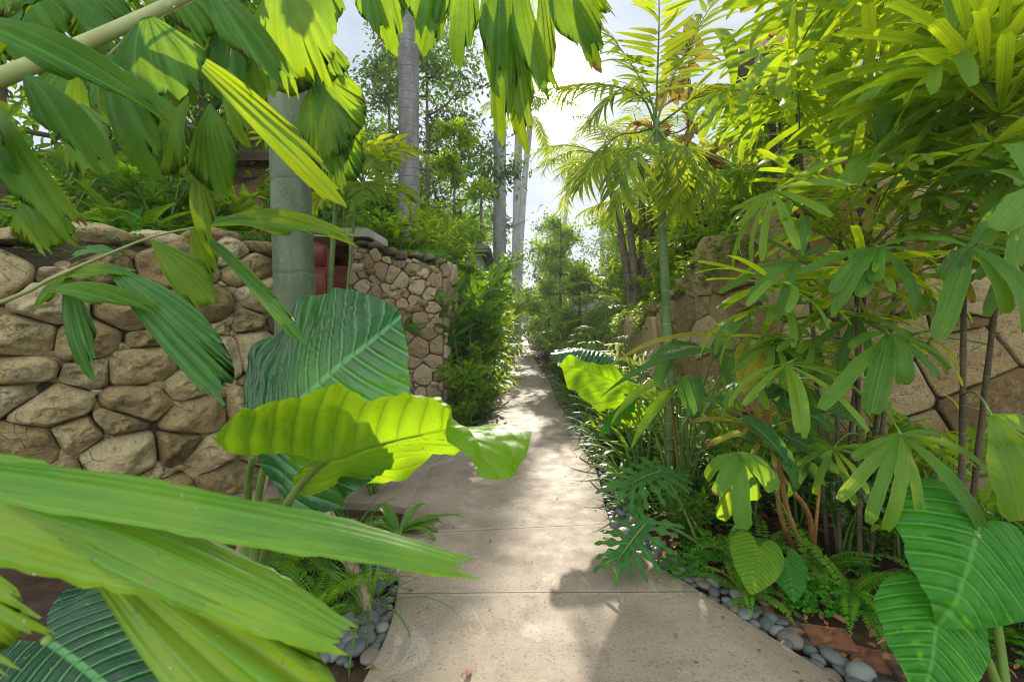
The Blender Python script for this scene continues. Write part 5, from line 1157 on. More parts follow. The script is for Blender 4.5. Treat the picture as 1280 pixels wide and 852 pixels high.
# ================================================================== RIGHT SIDE
# lady palms in front of the retaining wall
def lady(label, foot, canes, fans, rand=(), group='lady palms before the retaining wall'):
    foot = A(*foot, 0) if len(foot) == 2 else A(*foot); t = thing('lady_palm', label, 'lady palm', foot, group); ends = []
    for (dx, dy, tp) in canes:
        mb = MB(); b = foot + A(dx, dy, -.03); tp = np.asarray(tp, float); P = bez(b, b * .45 + tp * .55 + A(dx * .3, dy * .3, .1), tp, 18)
        tube(mb, P, .0125 * (1 + .18 * (np.arange(18) % 3 == 0)) * np.linspace(1.15, .85, 18), 8); mb.build('cane', M['darkcane'], t); ends.append(P)
    allp = np.vstack(ends)
    for f in fans:
        hub = at(*f['hub']); c = allp[np.argmin(np.linalg.norm(allp - hub, axis=1) + np.where(allp[:, 2] > hub[2] + .05, 1, 0) * .6)]
        mb = MB(); fan_tips(mb, hub, f['tips'], f['W'], f.get('N', A(-.1, -.45, .9)), f.get('tint', .4), c, .0042); mb.build('fan_leaf', [M['fan'], M['stem']], t)
    for (hub, D, N, L, W, n, sp, ti) in rand:
        hub = np.asarray(hub, float); c = allp[np.argmin(np.linalg.norm(allp - hub, axis=1) + np.where(allp[:, 2] > hub[2] + .05, 1, 0) * .6)]
        mb = MB(); fan(mb, hub, D, N, L, W, n, sp, T_BLUNT, ti, c, .0042); mb.build('fan_leaf', [M['fanold' if U(0, 1) < .12 else 'fan'], M['stem']], t)
    return t
d1 = 2.05
f1 = gnd(1075, 712)
lady('lady palm with drooping green fans at the middle of the retaining wall', f1[:2],
     [(0, 0, at(1070, 330, 2.75)), (.1, .06, at(1112, 420, 2.75)), (-.05, .1, at(1050, 300, 2.95))],
     [dict(hub=(1098, 309, d1), tips=[(1004, 344, d1 - .05), (1036, 366, d1 - .1), (1048, 388, d1 - .12), (1078, 372, d1 - .1), (1142, 391, d1 - .12, 1.2), (1182, 356, d1 - .05, 1.2), (1206, 300, d1 + .1), (1090, 352, d1 - .1, 1.2)], W=.052, tint=.35),
      dict(hub=(1000, 326, 2.2), tips=[(903, 368, 2.15), (930, 378, 2.1), (973, 399, 2.1), (950, 300, 2.3), (1010, 270, 2.3), (1045, 310, 2.2), (952, 330, 2.2, .6)], W=.044, tint=.35),
      dict(hub=(1112, 418, d1), tips=[(1032, 514, d1 - .1), (1083, 514, d1 - .14, 1.5), (1130, 480, d1 - .1, 1.3), (1175, 474, d1 - .1), (1203, 484, d1), (1064, 436, d1), (1150, 440, d1 + .1)], W=.055, tint=.45),
      dict(hub=(1126, 543, 1.9), tips=[(1054, 628, 1.85), (1080, 651, 1.8), (1110, 663, 1.78), (1153, 670, 1.78), (1226, 676, 1.75, 1.35), (1238, 602, 1.85), (1068, 575, 1.95), (1190, 560, 2.0)], W=.046, tint=.6, N=A(-.1, -.5, .85)),
      dict(hub=(1068, 396, 2.35), tips=[(1000, 455, 2.3), (1040, 480, 2.25), (1085, 470, 2.25), (1120, 430, 2.3), (1015, 400, 2.4)], W=.046, tint=.3)],
     [(at(U(930, 1180), U(240, 560), U(2.15, 2.75)), A(U(-1, .6), U(-1, .2), U(-.5, .4)), A(-.1, -.3, 1), U(.28, .42), .034, int(U(7, 10)), U(3, 4.4), U(.3, .8)) for _ in range(24)] + [(at(U(960, 1200), U(180, 420), U(2.2, 2.9)), A(U(-1, .4), U(-.8, .3), U(-.2, .6)), A(-.1, .1, 1), U(.34, .5), .036, int(U(8, 11)), U(3, 4.4), U(.6, 1)) for _ in range(16)])
f2 = gnd(1200, 760)
d2 = 1.75
lady('lady palm with long broad fans at the right picture edge', f2[:2],
     [(0, 0, at(1205, 330, 2.35)), (.1, .1, at(1260, 250, 2.3)), (.2, .05, at(1300, 420, 2.2))],
     [dict(hub=(1212, 309, d2), tips=[(1180, 424, d2 - .1, 1.3), (1252, 392, d2 - .1, 1.1), (1285, 412, d2 - .12, 1.5), (1290, 325, d2), (1262, 262, d2 + .1), (1180, 350, d2), (1150, 300, d2 + .1)], W=.056, tint=.3),
      dict(hub=(1290, 235, 1.6), tips=[(1252, 290, 1.5, 1.2), (1262, 330, 1.5), (1300, 320, 1.5), (1240, 215, 1.7), (1268, 180, 1.7)], W=.075, tint=.3),
      dict(hub=(1240, 520, 1.75), tips=[(1282, 650, 1.65, 1.5), (1300, 600, 1.7), (1262, 560, 1.7), (1300, 540, 1.8)], W=.075, tint=.7, N=A(-.6, -.6, .5)),
      dict(hub=(1172, 170, 2.4), tips=[(1238, 244, 2.3), (1178, 224, 2.3), (1205, 120, 2.5), (1135, 150, 2.5), (1240, 160, 2.4), (1145, 205, 2.4)], W=.07, tint=.25)],
     [(at(U(1180, 1290), U(60, 330), U(1.9, 2.6)), A(U(-1, .3), U(-.8, .2), U(-.3, .5)), A(-.1, -.3, 1), U(.36, .5), .042, 9, 3.6, U(.2, .5)) for _ in range(14)])
f3 = gnd(1035, 690)
lady('tall lady palm whose bright backlit fans fan out at the upper right', f3[:2],
     [(0, 0, at(992, 75, 3.0)), (.12, .08, at(1097, 190, 2.85)), (.25, .1, at(1150, 120, 2.9))],
     [dict(hub=(1097, 184, 2.3), tips=[(1068, 133, 2.3, 1.3), (1113, 75, 2.35, 1.2), (1022, 188, 2.3), (1066, 230, 2.2, 1.6), (1134, 226, 2.2), (1200, 190, 2.3), (1040, 150, 2.4), (1150, 110, 2.5)], W=.07, tint=.7),
      dict(hub=(992, 64, 2.6), tips=[(900, 88, 2.6), (988, -15, 2.65, 1.5), (950, 0, 2.7), (1058, 25, 2.6), (1075, 70, 2.5), (930, 130, 2.5), (1030, 120, 2.5), (975, 125, 2.5)], W=.075, tint=.8),
      dict(hub=(915, 112, 2.9), tips=[(815, 118, 2.9), (860, 150, 2.85), (895, 40, 2.95, 1.3), (985, 95, 2.8), (930, 175, 2.8), (880, 172, 2.8), (960, 140, 2.8)], W=.075, tint=.85),
      dict(hub=(1180, 80, 2.2), tips=[(1080, 130, 2.15, 1.2), (1235, 10, 2.2), (1120, 30, 2.25, 1.3), (1260, 70, 2.1), (1240, 130, 2.1), (1150, -20, 2.3), (1110, 95, 2.2)], W=.07, tint=.75)],
     [(at(U(960, 1240), U(-60, 130), U(2.4, 3.1)), A(U(-1, .6), U(-.6, .5), U(-.2, .8)), A(-.1, .3, 1), U(.42, .6), .05, 9, 3.8, U(.5, .95)) for _ in range(26)])
f4 = A(3.9, 2.75)
lady('lady palm just outside the right edge leaning lit blades into the picture', f4,
     [(0, 0, at(1330, 120, 2.4)), (-.1, .1, at(1260, 40, 2.6)), (.1, .1, at(1400, 60, 2.5))], [],
     [(at(U(1180, 1360), U(-40, 190), U(2.0, 2.7)), A(-1, U(-.5, .3), U(-.1, .5)), A(-.1, .35, 1), U(.5, .72), .046, 10, 3.0, U(.5, .95)) for _ in range(22)])
# upper slope fan palms that overhang the wall
FANC = [Proto(fan_clump('lady palm', 5, 1.9, .5, 8, .5, .05, tint=.6)), Proto(fan_clump('lady palm', 5, 1.4, .5, 8, .46, .048, tint=.55))]
def hz(x, y):
    d = np.linalg.norm(RW.P - A(x, y), axis=1); i = d.argmin(); return RT(RW.s[i]) - .1 + .42 * d[i]
for (x, y, sc, k, lab) in ((2.75, 4.9, 1.0, 0, 'fan palm clump standing on the wall top behind the tall backlit lady palm'), (3.4, 4.6, 1.1, 0, 'fan palm clump on the wall top at the upper right'), (4.4, 4.3, 1.2, 0, 'fan palm clump on the slope at the far upper right'), (2.6, 6.2, .9, 1, 'fan palm clump on the slope behind the slim green palm'), (3.7, 6.0, 1.2, 0, 'large fan palm clump high on the slope left of the tiled house')):
    FANC[k].put((x, y, hz(x, y)), U(0, 6.28), sc, lab, 'fan palms on the slope')
# ginger with orange canes
gp = gnd(1008, 696); t = thing('ginger_plant', 'ginger plant with orange-brown canes and glossy green leaves', 'ginger', gp)
def cane(t, pts, r=.014, mat='orangecane'):
    mb = MB(); tube(mb, spline(pts, 18), r * np.linspace(1.1, .7, 18), 8); mb.build('cane', M[mat], t)
cane(t, [gp, at(985, 640, 2.72), at(968, 560, 2.55), at(930, 490, 2.5)], .016); cane(t, [gp + A(.06, .03, 0), at(1010, 640, 2.85), at(975, 590, 2.7), at(952, 500, 2.7)], .016); cane(t, [gp + A(-.03, .06, 0), at(975, 640, 2.9), at(965, 540, 2.9), at(950, 470, 2.85)], .014); cane(t, [gnd(1016, 700), at(1020, 655, 2.7), at(1024, 610, 2.7)], .011)
for (a_, b_, w, ti, dm) in (((925, 520, 2.45), (985, 582, 2.3), .105, .25, 0), ((928, 515, 2.5), (878, 500, 2.45), .07, .3, 0), ((965, 500, 2.45), (1042, 540, 2.35), .10, .3, 0), ((975, 540, 2.5), (1045, 592, 2.4), .12, .3, 0), ((955, 425, 2.6), (1042, 492, 2.4), .12, .6, 0), ((938, 425, 2.5), (930, 490, 2.4), .13, .55, 1), ((950, 460, 2.6), (1005, 450, 2.6), .08, .25, 0), ((960, 545, 2.4), (995, 610, 2.3), .08, .45, 0), ((990, 575, 2.6), (1030, 605, 2.5), .09, .5, 0), ((945, 470, 2.7), (978, 520, 2.65), .1, .35, 0), ((968, 490, 2.6), (1030, 500, 2.5), .08, .25, 0), ((1000, 500, 2.55), (1085, 540, 2.4), .11, .65, 0), ((950, 500, 2.6), (985, 480, 2.7), .1, .3, 0), ((1005, 560, 2.5), (985, 620, 2.4), .07, .5, 0), ((960, 560, 2.6), (915, 545, 2.6), .09, .4, 0)):
    a = at(*a_); b = at(*b_); mb = MB(); scatter(mb, blade(p_lance, 16, 3, .7, .35, .06, 3.5, chord=True, seed=int(w * 1000)), a, b - a, nrm(A(U(-.3, .2), -.6, .7)), np.linalg.norm(b - a) * 1.05, w * 1.1, ti); mb.build('leaf', M['gold' if dm else 'ginger'], t)
# fingered drooping leaf under it
mb = MB(); hub = at(925, 566, 2.3); fan_tips(mb, hub, [(898, 620, 2.2), (925, 660, 2.15, 1.1), (968, 612, 2.15, 1.2), (905, 650, 2.25), (940, 625, 2.2), (885, 600, 2.35)], .07, A(-.2, -.5, .8), .35, gp, .005)
tq = thing('lady_palm', 'small lady palm with one drooping fan beside the ginger canes', 'lady palm', gp + A(-.1, 0, 0), 'lady palms before the retaining wall'); mb.build('fan_leaf', [M['fan'], M['stem']], tq)
# arching yellowed leaves further left
hp = gnd(855, 640); t = thing('heliconia', 'heliconia with long arching yellowed leaves against the retaining wall', 'plant', hp)
for (a_, b_, w, ti, mt) in (((925, 440, 2.9), (752, 498, 2.75), .055, .4, 'ginger'), ((925, 425, 3.0), (760, 462, 2.9), .055, .3, 'gold'), ((880, 435, 3.0), (810, 455, 2.8), .08, .5, 'ginger'), ((860, 470, 2.9), (865, 520, 2.75), .13, .4, 'ginger'), ((915, 445, 3.0), (910, 495, 2.8), .14, .5, 'ginger'), ((840, 445, 3.0), (822, 490, 2.9), .08, .5, 'ginger'), ((890, 450, 3.0), (930, 400, 3.1), .09, .4, 'ginger'), ((850, 540, 2.9), (880, 510, 2.8), .05, .5, 'cream'), ((850, 480, 3.0), (790, 560, 2.8), .06, .6, 'mid'), ((845, 520, 3.0), (905, 540, 2.9), .07, .6, 'ginger'), ((835, 475, 3.0), (765, 530, 2.85), .06, .8, 'mid')):
    a = at(*a_); b = at(*b_); mb = MB(); scatter(mb, blade(p_lance, 16, 2, 1.0, .3, .04, 3, chord=True, seed=int(w * 999)), a, b - a, nrm(A(U(-.2, .2), -.35, .9)), np.linalg.norm(b - a) * 1.02, w * 1.2, ti)
    o = mb.build('leaf', M[mt], t); mb = MB(); tube(mb, bez(hp + rng.normal(0, .05, 3) * A(1, 1, 0), a * .7 + hp * .3 + A(0, .05, .2), a, 12), np.linspace(.010, .005, 12), 7); mb.build('stalk', M['orangecane' if ti > .6 else 'stem'], o)
# slim green ringed palm with feather fronds
sp = gnd(838, 640); st = at(820, 150, 3.75); t = thing('palm_tree', 'slim palm with green ringed trunk and lit feather fronds', 'palm tree', sp)
P = bez(sp - A(0, 0, .1), (sp + st) / 2 + A(.05, 0, 0), st, 60); mb = MB(); L_ = np.linspace(0, 1, 60); tube(mb, P, .037 * np.linspace(1.15, .72, 60) * (1 + .07 * (np.arange(60) % 5 == 0)), 14); mb.build('trunk', M['bamboo'], t)
FR = [((800, 120), (745, 105), (690, 112), 30, .7), ((812, 120), (775, 60), (742, 25), 26, .6), ((822, 90), (824, 20), (822, -70), 30, .7), ((835, 110), (870, 40), (905, -20), 28, .8), ((845, 140), (890, 110), (940, 120), 24, .8), ((800, 165), (765, 175), (725, 235), 26, .65), ((805, 185), (790, 190), (765, 270), 22, .6), ((838, 180), (862, 190), (890, 250), 24, .8), ((815, 130), (780, 110), (740, 150), 20, .7), ((830, 170), (845, 200), (850, 265), 20, .7)]
for i, (q1, q2, q3, n, ti) in enumerate(FR):
    d = 3.75 + U(-.35, .35); mb = MB(); P = spline([st + A(0, 0, -.05), at(*q1, (3.75 + d) / 2), at(*q2, d), at(*q3, d + U(-.1, .1))], 16)
    frond(mb, P, A(0, -.3, 1), max(12, int(n * .75)), .38, .05, 1.0, .15, T_LEAFLET, .010, ti, .08, .25, sag=.2); mb.build('frond', [M['palm'], M['stem']], t)
# clustered brown-stemmed palm beyond the wall
bx = at(800, 390, 9.0); cb = A(bx[0], bx[1], 1.15); t = thing('palm_tree', 'clustered palm with several leaning brown stems behind the wall end', 'palm tree', cb)
for (tx, ty, dd) in ((752, 195, 9.2), (775, 215, 9.0), (800, 200, 9.4), (812, 260, 9.2)):
    tpz = at(tx, ty, dd); P = bez(cb + A(U(-.15, .15), U(-.1, .1), -.3), cb * .6 + tpz * .4 + A(.12, 0, .2), tpz, 24); mb = MB(); tube(mb, P, np.linspace(.085, .05, 24) * (1 + .04 * (np.arange(24) % 2)), 9); mb.build('trunk', M['bark'], t)
    for i in range(9):
        a = i * 2.4 + U(0, 1); e = U(.0, 1.2); mb = MB(); Pf = arc(tpz, A(math.cos(a) * math.cos(e), math.sin(a) * math.cos(e), math.sin(e)), U(1.3, 1.8), U(1.0, 1.7), 14)
        frond(mb, Pf, A(0, 0, 1), 22, .48, .045, 1.0, .15, T_LEAFLET, .014, U(.5, .8), .1, .2, sag=.25); mb.build('frond', [M['palm'], M['stem']], t)
# tall dry-leaved shrub against the sky
t = broad_tree('small tree with mottled brown and yellow leaves near the top of the fan palms', (2.35, 6.6, hz(2.35, 6.6)), 3.6, .6, .6, 60, .42, .15, 'brownleaf', .03, nl1=6, nl2=3, first=.55, tms=T_OVAL_HI, tint=.5)
# lobed philodendron at the kerb
lp = gnd(884, 690); t = thing('philodendron', 'philodendron with deeply lobed dark leaves reaching over the path edge', 'plant', lp)
def lobed(hub, tip, N, w, ti, stalk_from, seed):
    hub = at(*hub); tip = at(*tip); e = tip - hub; L = np.linalg.norm(e); Y = e / L; X = nrm(np.cross(Y, N)); Z = np.cross(X, Y); mb = MB(); g = np.random.default_rng(seed)
    tube(mb, bez(hub, hub + e * .5 + Z * .02, tip, 8), np.linspace(.006, .002, 8), 5, 1)
    for sg in (-1, 1):
        for i in range(7):
            q = .0 + .95 * i / 6; an = 2.15 - 1.75 * q + g.uniform(-.08, .08); d = Y * math.cos(an) + X * sg * math.sin(an); l = w * (1.0 - .45 * abs(q - .35)) * g.uniform(.85, 1.1)
            scatter(mb, blade(lambda v: np.clip((.72 + .38 * np.sin(v * 16)) * np.minimum(1, .95) * (1 - v ** 3) ** .7, .03, 1), 12, 2, .45, .15, .05, 2, seed=i), hub + e * max(0, q - .06), d, Z, l, L * .23, np.clip(ti + g.normal(0, .06), 0, 1))
    scatter(mb, blade(p_oval, 8, 2, .3, .2), hub - e * .05, Y, Z, L * 1.02, L * .36, ti)
    o = mb.build('leaf', [M['lobed'], M['stem']], t); mb = MB(); tube(mb, bez(stalk_from, (stalk_from + hub) / 2 + A(0, 0, .09), hub, 12), np.linspace(.010, .007, 12), 7); mb.build('stalk', M['stem'], o)
lobed((808, 653, 2.75), (772, 700, 2.62), A(-.25, -.5, .85), .24, .45, lp, 1); lobed((826, 588, 3.1), (778, 610, 2.95), A(-.1, -.35, .95), .26, .3, lp + A(-.03, .05, 0), 2); lobed((832, 610, 3.2), (850, 590, 3.3), A(0, -.3, 1), .18, .4, lp + A(.03, .05, 0), 3)
# big heart leaves at the right
fb = gnd(1262, 905); t = thing('elephant_ear', 'elephant ear with two broad bright green heart leaves in the bottom right corner', 'plant', fb)
for (h, tp, N, w, sd, st_) in (((1222, 668, 1.72), (1192, 782, 1.55), A(.05, -.80, .58), 1.42, 5, 1), ((1172, 772, 1.62), (1160, 880, 1.48), A(-.12, -.72, .68), 1.18, 6, 1)):
    hub = at(*h); mb = MB(); heart(mb, hub, at(*tp), N, w, .45, .3, .25, .02, 6, seed=sd, quilt=.02, lobes=1.1, point=.75); lf = mb.build('leaf', M['earmid'], t); mb = MB(); tube(mb, bez(fb, (fb + hub) / 2 + A(.1, .12, .2), hub, 14), np.linspace(.018, .008, 14), 8); mb.build('stalk', M['stem'], lf)
fb = gnd(962, 735); t = thing('elephant_ear', 'young elephant ear with two small heart leaves above the pavers', 'plant', fb)
for (h, tp, N, w, sd, ti) in (((948, 688, 2.42), (940, 742, 2.3), A(-.1, -.8, .6), 1.2, 15, .8), ((984, 702, 2.45), (996, 752, 2.33), A(.15, -.7, .7), 1.25, 16, .45)):
    hub = at(*h); mb = MB(); heart(mb, hub, at(*tp), N, w, ti, .2, .2, .012, 5, seed=sd, quilt=.006, point=.8); lf = mb.build('leaf', M['earlit' if ti > .6 else 'earmid'], t); mb = MB(); tube(mb, bez(fb, (fb + hub) / 2 + A(0, .05, .06), hub, 10), np.linspace(.009, .005, 10), 7); mb.build('stalk', M['stem'], lf)
# large pale leaf that leans over the path in the middle distance
fm = gnd(800, 560); t = thing('elephant_ear', 'elephant ear leaning a yellow-green leaf toward the path in the middle distance', 'plant', fm)
for (h, tp, N, w, ti, mt) in (((790, 490, 4.0), (698, 437, 3.7), nrm(A(-.15, .55, .8)), .55, .45, 'earlit'), ((778, 505, 3.9), (745, 540, 3.7), nrm(A(-.2, .3, .9)), .5, .4, 'earmid'), ((745, 440, 5.0), (690, 436, 4.8), A(-.1, -.2, .97), .9, .3, 'ear')):
    hub = at(*h); mb = MB(); heart(mb, hub, at(*tp), N, w, ti, .3, .25, .04, 9, seed=int(h[0])); lf = mb.build('leaf', M[mt], t); mb = MB(); tube(mb, bez(fm, (fm + hub) / 2 + A(.1, 0, .15), hub, 12), np.linspace(.016, .008, 12), 7); mb.build('stalk', M['stem'], lf)
# speckled dumb canes, ferns, small shrubs at the wall foot
SPK = Proto(shrub('dumb_cane', 'd', 'plant', .6, .22, 5, 34, .2, .085, T_OVAL_HI, 'spotted', low=.4, up=.5))
for (px, py, sc, lab) in ((1052, 690, 1.0, 'white-speckled dumb cane left of the drooping fan'), (1128, 700, 1.15, 'white-speckled dumb cane behind the drooping fan'), (880, 640, .9, 'white-speckled dumb cane behind the lobed philodendron'), (1000, 655, 1.0, 'white-speckled dumb cane between the ginger canes and the wall')):
    place([SPK], lab, *P2(px, py), sc=sc, group='speckled dumb canes at the wall foot')
for (px, py, sc, lab) in ((912, 700, .85, 'fern right of the lobed philodendron stalk'), (955, 690, .8, 'fern behind the young heart leaves'), (930, 745, .55, 'small fern hanging toward the pebbles by the first paver'), (1020, 715, .8, 'fern between the young heart leaves and the orange cane'), (1062, 745, .7, 'low fern over the dark soil by the clover'), (1160, 735, .8, 'fern behind the big heart leaves'), (870, 650, .8, 'fern at the foot of the slim green palm'), (1240, 800, .6, 'fern at the lower right picture edge')):
    place(FERN, lab, *P2(px, py), sc=sc, group='ferns in the right bed')
for i, (px, py, sc, kd, lab) in enumerate(((860, 672, .55, 0, 'low leafy shrub right behind the lobed leaves'), (905, 655, .6, 1, 'low dark shrub left of the ginger canes'), (830, 620, .6, 2, 'low lime shrub at the foot of the slim palm'), (1280, 800, .6, 1, 'low dark shrub at the right edge under the heart leaves'), (940, 640, .7, 0, 'low shrub against the wall behind the ginger'))):
    x, y = P2(px, py); LOWS[kd].put((x, y, 0), U(0, 6), sc, lab, 'low shrubs in the right bed')
for i, (px, py, sc, kd, lab) in enumerate(((1085, 690, .75, 0, 'leafy low shrub behind the speckled dumb cane at the wall foot'), (1180, 700, .8, 1, 'dark low shrub behind the big heart leaves'), (860, 610, .95, 0, 'leafy low shrub before the wall left of the ginger'), (815, 590, .9, 2, 'lime low shrub left of the slim palm foot'), (900, 620, .9, 1, 'dark low shrub in the shade under the heliconia'), (1250, 730, .9, 0, 'leafy low shrub at the right edge before the wall'), (775, 560, .8, 0, 'leafy low shrub beside the path above the lobed philodendron'), (1000, 640, .7, 1, 'dark low shrub at the wall foot between the lady palm canes'))):
    x, y = P2(px, py); LOWS[kd].put((x, y, 0), U(0, 6), sc, lab, 'low shrubs in the right bed')
mb = MB()
for (px, py, r, k) in ((855, 712, .15, 110), (1035, 752, .15, 150), (1074, 762, .08, 60), (1000, 758, .07, 40), (880, 690, .16, 90), (1230, 800, .2, 100), (1060, 715, .12, 50)):
    c = gnd(px, py); a = rng.uniform(0, 6.28, k); q = r * np.sqrt(rng.uniform(0, 1, k)); trifoil(mb, np.stack([c[0] + q * np.cos(a), c[1] + q * np.sin(a), rng.uniform(.01, .11, k) * (1.2 - q / r)], 1), A(0, -.4, 1) + rng.normal(0, .35, (k, 3)), .027, .5)
tag(mb.build('ground_cover', M['clover']), 'patches of clover-like ground cover on the right bed', 'ground cover', kind='stuff')
# strap-leaved edging along the right of the path
EDG = [(3.75, .30, 'C', .85), (4.05, .38, 'S', .75), (4.4, .32, 'C', .9), (4.75, .5, 'S', 1.0), (5.1, .32, 'S', .75), (5.5, .45, 'C', 1.1), (5.9, .30, 'S', .85), (6.3, .55, 'S', 1.0), (6.8, .32, 'C', 1.0), (7.3, .45, 'S', .95), (7.9, .35, 'S', .9), (8.6, .4, 'C', 1.2), (9.4, .4, 'S', 1.0), (10.4, .4, 'S', 1.1), (11.6, .4, 'C', 1.3), (13, .4, 'S', 1.3)]
EDG = [(y, dx - .1, k, sc * 1.15) for (y, dx, k, sc) in EDG]
for i, (y, dx, kd, sc) in enumerate(EDG):
    pr = STRAP if kd == 'S' else CREAM; nm = 'green strap-leaved clump' if kd == 'S' else 'cream-striped spider plant'
    place(pr, f'{ORD[i]} clump in the right path edging counting from the lobed philodendron, a {nm}', xr(y) + dx, y, sc=sc, group='clumps edging the right of the path')
for i, (y, dx, sc, kd) in enumerate(((4.3, .75, .9, 0), (4.9, .95, 1.0, 1), (5.6, .9, .9, 2), (6.3, 1.0, 1.1, 0), (7.1, .85, 1.0, 1), (7.8, .8, 1.1, 0), (8.8, .8, 1.3, 2), (10, .75, 1.4, 0), (11.3, .75, 1.5, 1), (12.8, .8, 1.7, 2), (14.5, .7, 1.6, 0), (17, .8, 1.9, 1), (20, .9, 2.1, 0), (24, 1.0, 2.4, 2), (29, 1.2, 2.8, 0))):
    LOWS[kd].put((xr(y) + dx, y, 0), U(0, 6), sc, f'{ORD[i]} low shrub behind the right path edging counting from the slim palm', 'low shrubs behind the right edging')
for i, (y, dx, sc, kd) in enumerate(((5.2, .95, .45, 1), (9.8, 1.1, .6, 1), (11.5, 1.2, .7, 3), (13.2, 1.2, .8, 0), (14.8, 1.0, .85, 3), (16.5, 1.3, 1.1, 1), (18.5, 1.2, 1.2, 3), (21, 1.3, 1.4, 0), (24.5, 1.4, 1.6, 3), (29, 1.5, 1.8, 1), (36, 1.7, 2.2, 3))):
    BIG[kd].put((xr(y) + dx, y, 0), U(0, 6), sc, f'{ORD[i]} tall shrub along the right of the path counting from the retaining wall', 'tall shrubs on the right of the path')
for i, (y, dx, sc, kd) in enumerate(((3.55, .62, .95, 1), (3.95, .8, 1.1, 0), (4.35, .68, 1.15, 2), (4.75, .9, 1.2, 1), (5.2, .72, 1.2, 0), (5.7, .85, 1.25, 2), (6.2, .7, 1.2, 1), (6.7, .9, 1.3, 0), (7.3, .75, 1.3, 2), (8.0, .8, 1.4, 0), (8.8, .75, 1.4, 1), (9.8, .8, 1.5, 2))):
    STRAP[kd].put((xr(y) + dx, y, 0), U(0, 6), sc, f'{ORD[i]} tall strap-leaved clump in the second row behind the right path edging', 'second row of strap clumps')
LIM = Proto(shrub('low_shrub', 's', 'shrub', .8, .5, 16, 620, .10, .04, T_OVAL, 'lime', low=.0, tint=.6))
for i, (x, y, z, sc) in enumerate(((xr(6.6) + .62, 6.6, 0, .8), (xr(7.6) + .6, 7.6, 0, .9), (xr(9.2) + .6, 9.2, 0, 1.0), (xr(11) + .6, 11, 0, 1.1), (xr(13.5) + .6, 13.5, 0, 1.3))):
    LIM.put((x, y, z), U(0, 6), sc, f'{ORD[i]} bright yellow-green shrub beside the right path edging counting from the slim palm', 'yellow-green shrubs by the right edging')
for i, (x, y, sc) in enumerate(((2.35, 5.6, .6), (2.3, 6.6, .7), (2.35, 7.6, .8), (2.45, 8.8, .9), (2.9, 5.6, .9), (3.0, 6.9, 1.1), (2.5, 10, 1.0), (3.3, 8.0, 1.2))):
    LIM.put((x, y, hz(x, y)), U(0, 6), sc, f'{ORD[i]} bright yellow-green shrub on top of the retaining wall counting from the lady palms', 'yellow-green shrubs on the wall top')
WHIP = Proto(shrub('variegated_shrub', 's', 'shrub', 1.15, .4, 12, 190, .17, .034, T_LANCE, 'cream', low=.12, tint=.5, up=.2))
for (px, py, sc, lab) in ((850, 640, .95, 'upright shrub with narrow cream-green leaves just right of the slim palm'), (806, 600, .85, 'upright shrub with narrow cream-green leaves left of the slim palm'), (790, 560, 1.0, 'upright shrub with narrow cream-green leaves behind the leaning elephant ear')):
    place([WHIP], lab, *P2(px, py), sc=sc, group='cream-leaved shrubs round the slim palm')
GREEN = Proto(shrub('shrub', 's', 'shrub', 1.1, .45, 11, 150, .24, .06, T_LANCE, 'mid', low=.15, tint=.65))
for (px, py, sc, lab) in ((930, 650, .95, 'lance-leaved shrub before the wall behind the ginger leaves'), (1060, 675, .8, 'lance-leaved shrub at the wall foot under the middle lady palm'), (1150, 690, .9, 'lance-leaved shrub at the wall foot behind the big heart leaves'), (770, 530, .9, 'lance-leaved shrub before the low end of the retaining wall')):
    place([GREEN], lab, *P2(px, py), sc=sc, group='lance-leaved shrubs before the retaining wall')
# slope: lime cover spilling over the wall, shrubs, palms and trees
mb = MB(); k = 11000; q = rng.uniform(0, 10.5, k); p = RW.pos(q); nn = RW.nor(q); d = .12 + rng.uniform(0, 1, k) ** 1.4 * 3.2; zt = np.array([RT(s) for s in q])
z = zt - .02 + .42 * np.maximum(0, d - .2) + rng.uniform(0, .28, k) * (1 - .3 * np.exp(-d * 4)); P3 = np.stack([p[:, 0] - nn[:, 0] * d, p[:, 1] - nn[:, 1] * d, z], 1)
dr = rng.uniform(0, 1, k) < .10; P3[dr, :2] = (p + nn * -.02)[dr]; P3[dr, 2] = (zt - rng.uniform(-.1, .3, k))[dr]
P3 = P3[(vnoise(P3 * 1.3) > -.25)]; kk = len(P3)
scat_mix(mb, T_OVAL, P3, rdir(kk, -.3, .6), A(0, -.3, 1) + rng.normal(0, .4, (kk, 3)), rng.uniform(.06, .12, kk), rng.uniform(.035, .06, kk), np.clip(.5 + rng.normal(0, .2, kk), 0, 1)); tag(mb.build('ground_cover', M['lime']), 'bright lime ground cover spilling over the top of the retaining wall', 'ground cover', kind='stuff')
for i, (x, y, sc, kd) in enumerate(((2.5, 8.0, .75, 3), (2.9, 7.2, .8, 1), (2.6, 9.4, .8, 0), (3.6, 8.6, 1.0, 3), (2.7, 10.8, .9, 1), (4.2, 7.4, 1.0, 0), (3.8, 10.5, 1.1, 3), (2.9, 12.4, 1.0, 1), (4.8, 9.2, 1.2, 1), (5.4, 6.6, 1.2, 0), (4.4, 12.5, 1.3, 0), (6.2, 8.5, 1.4, 3), (3.4, 14.3, 1.3, 3), (5.8, 11, 1.4, 1), (6.8, 5.4, 1.2, 0), (3.0, 6.2, .6, 3))):
    BIG[kd].put((x, y, hz(x, y) if y < 13 else .9), U(0, 6), sc, f'{ORD[i]} bushy shrub up the slope counting from the retaining wall edge', 'shrubs on the right slope')
FP = [Proto(small_palm('p', 10, 1.5, .42, .045, .9, .05, 20, tint=.6)), Proto(small_palm('p', 11, 1.3, .5, .06, .3, .05, 14, tint=.5, dr=(1.0, 1.9)))]
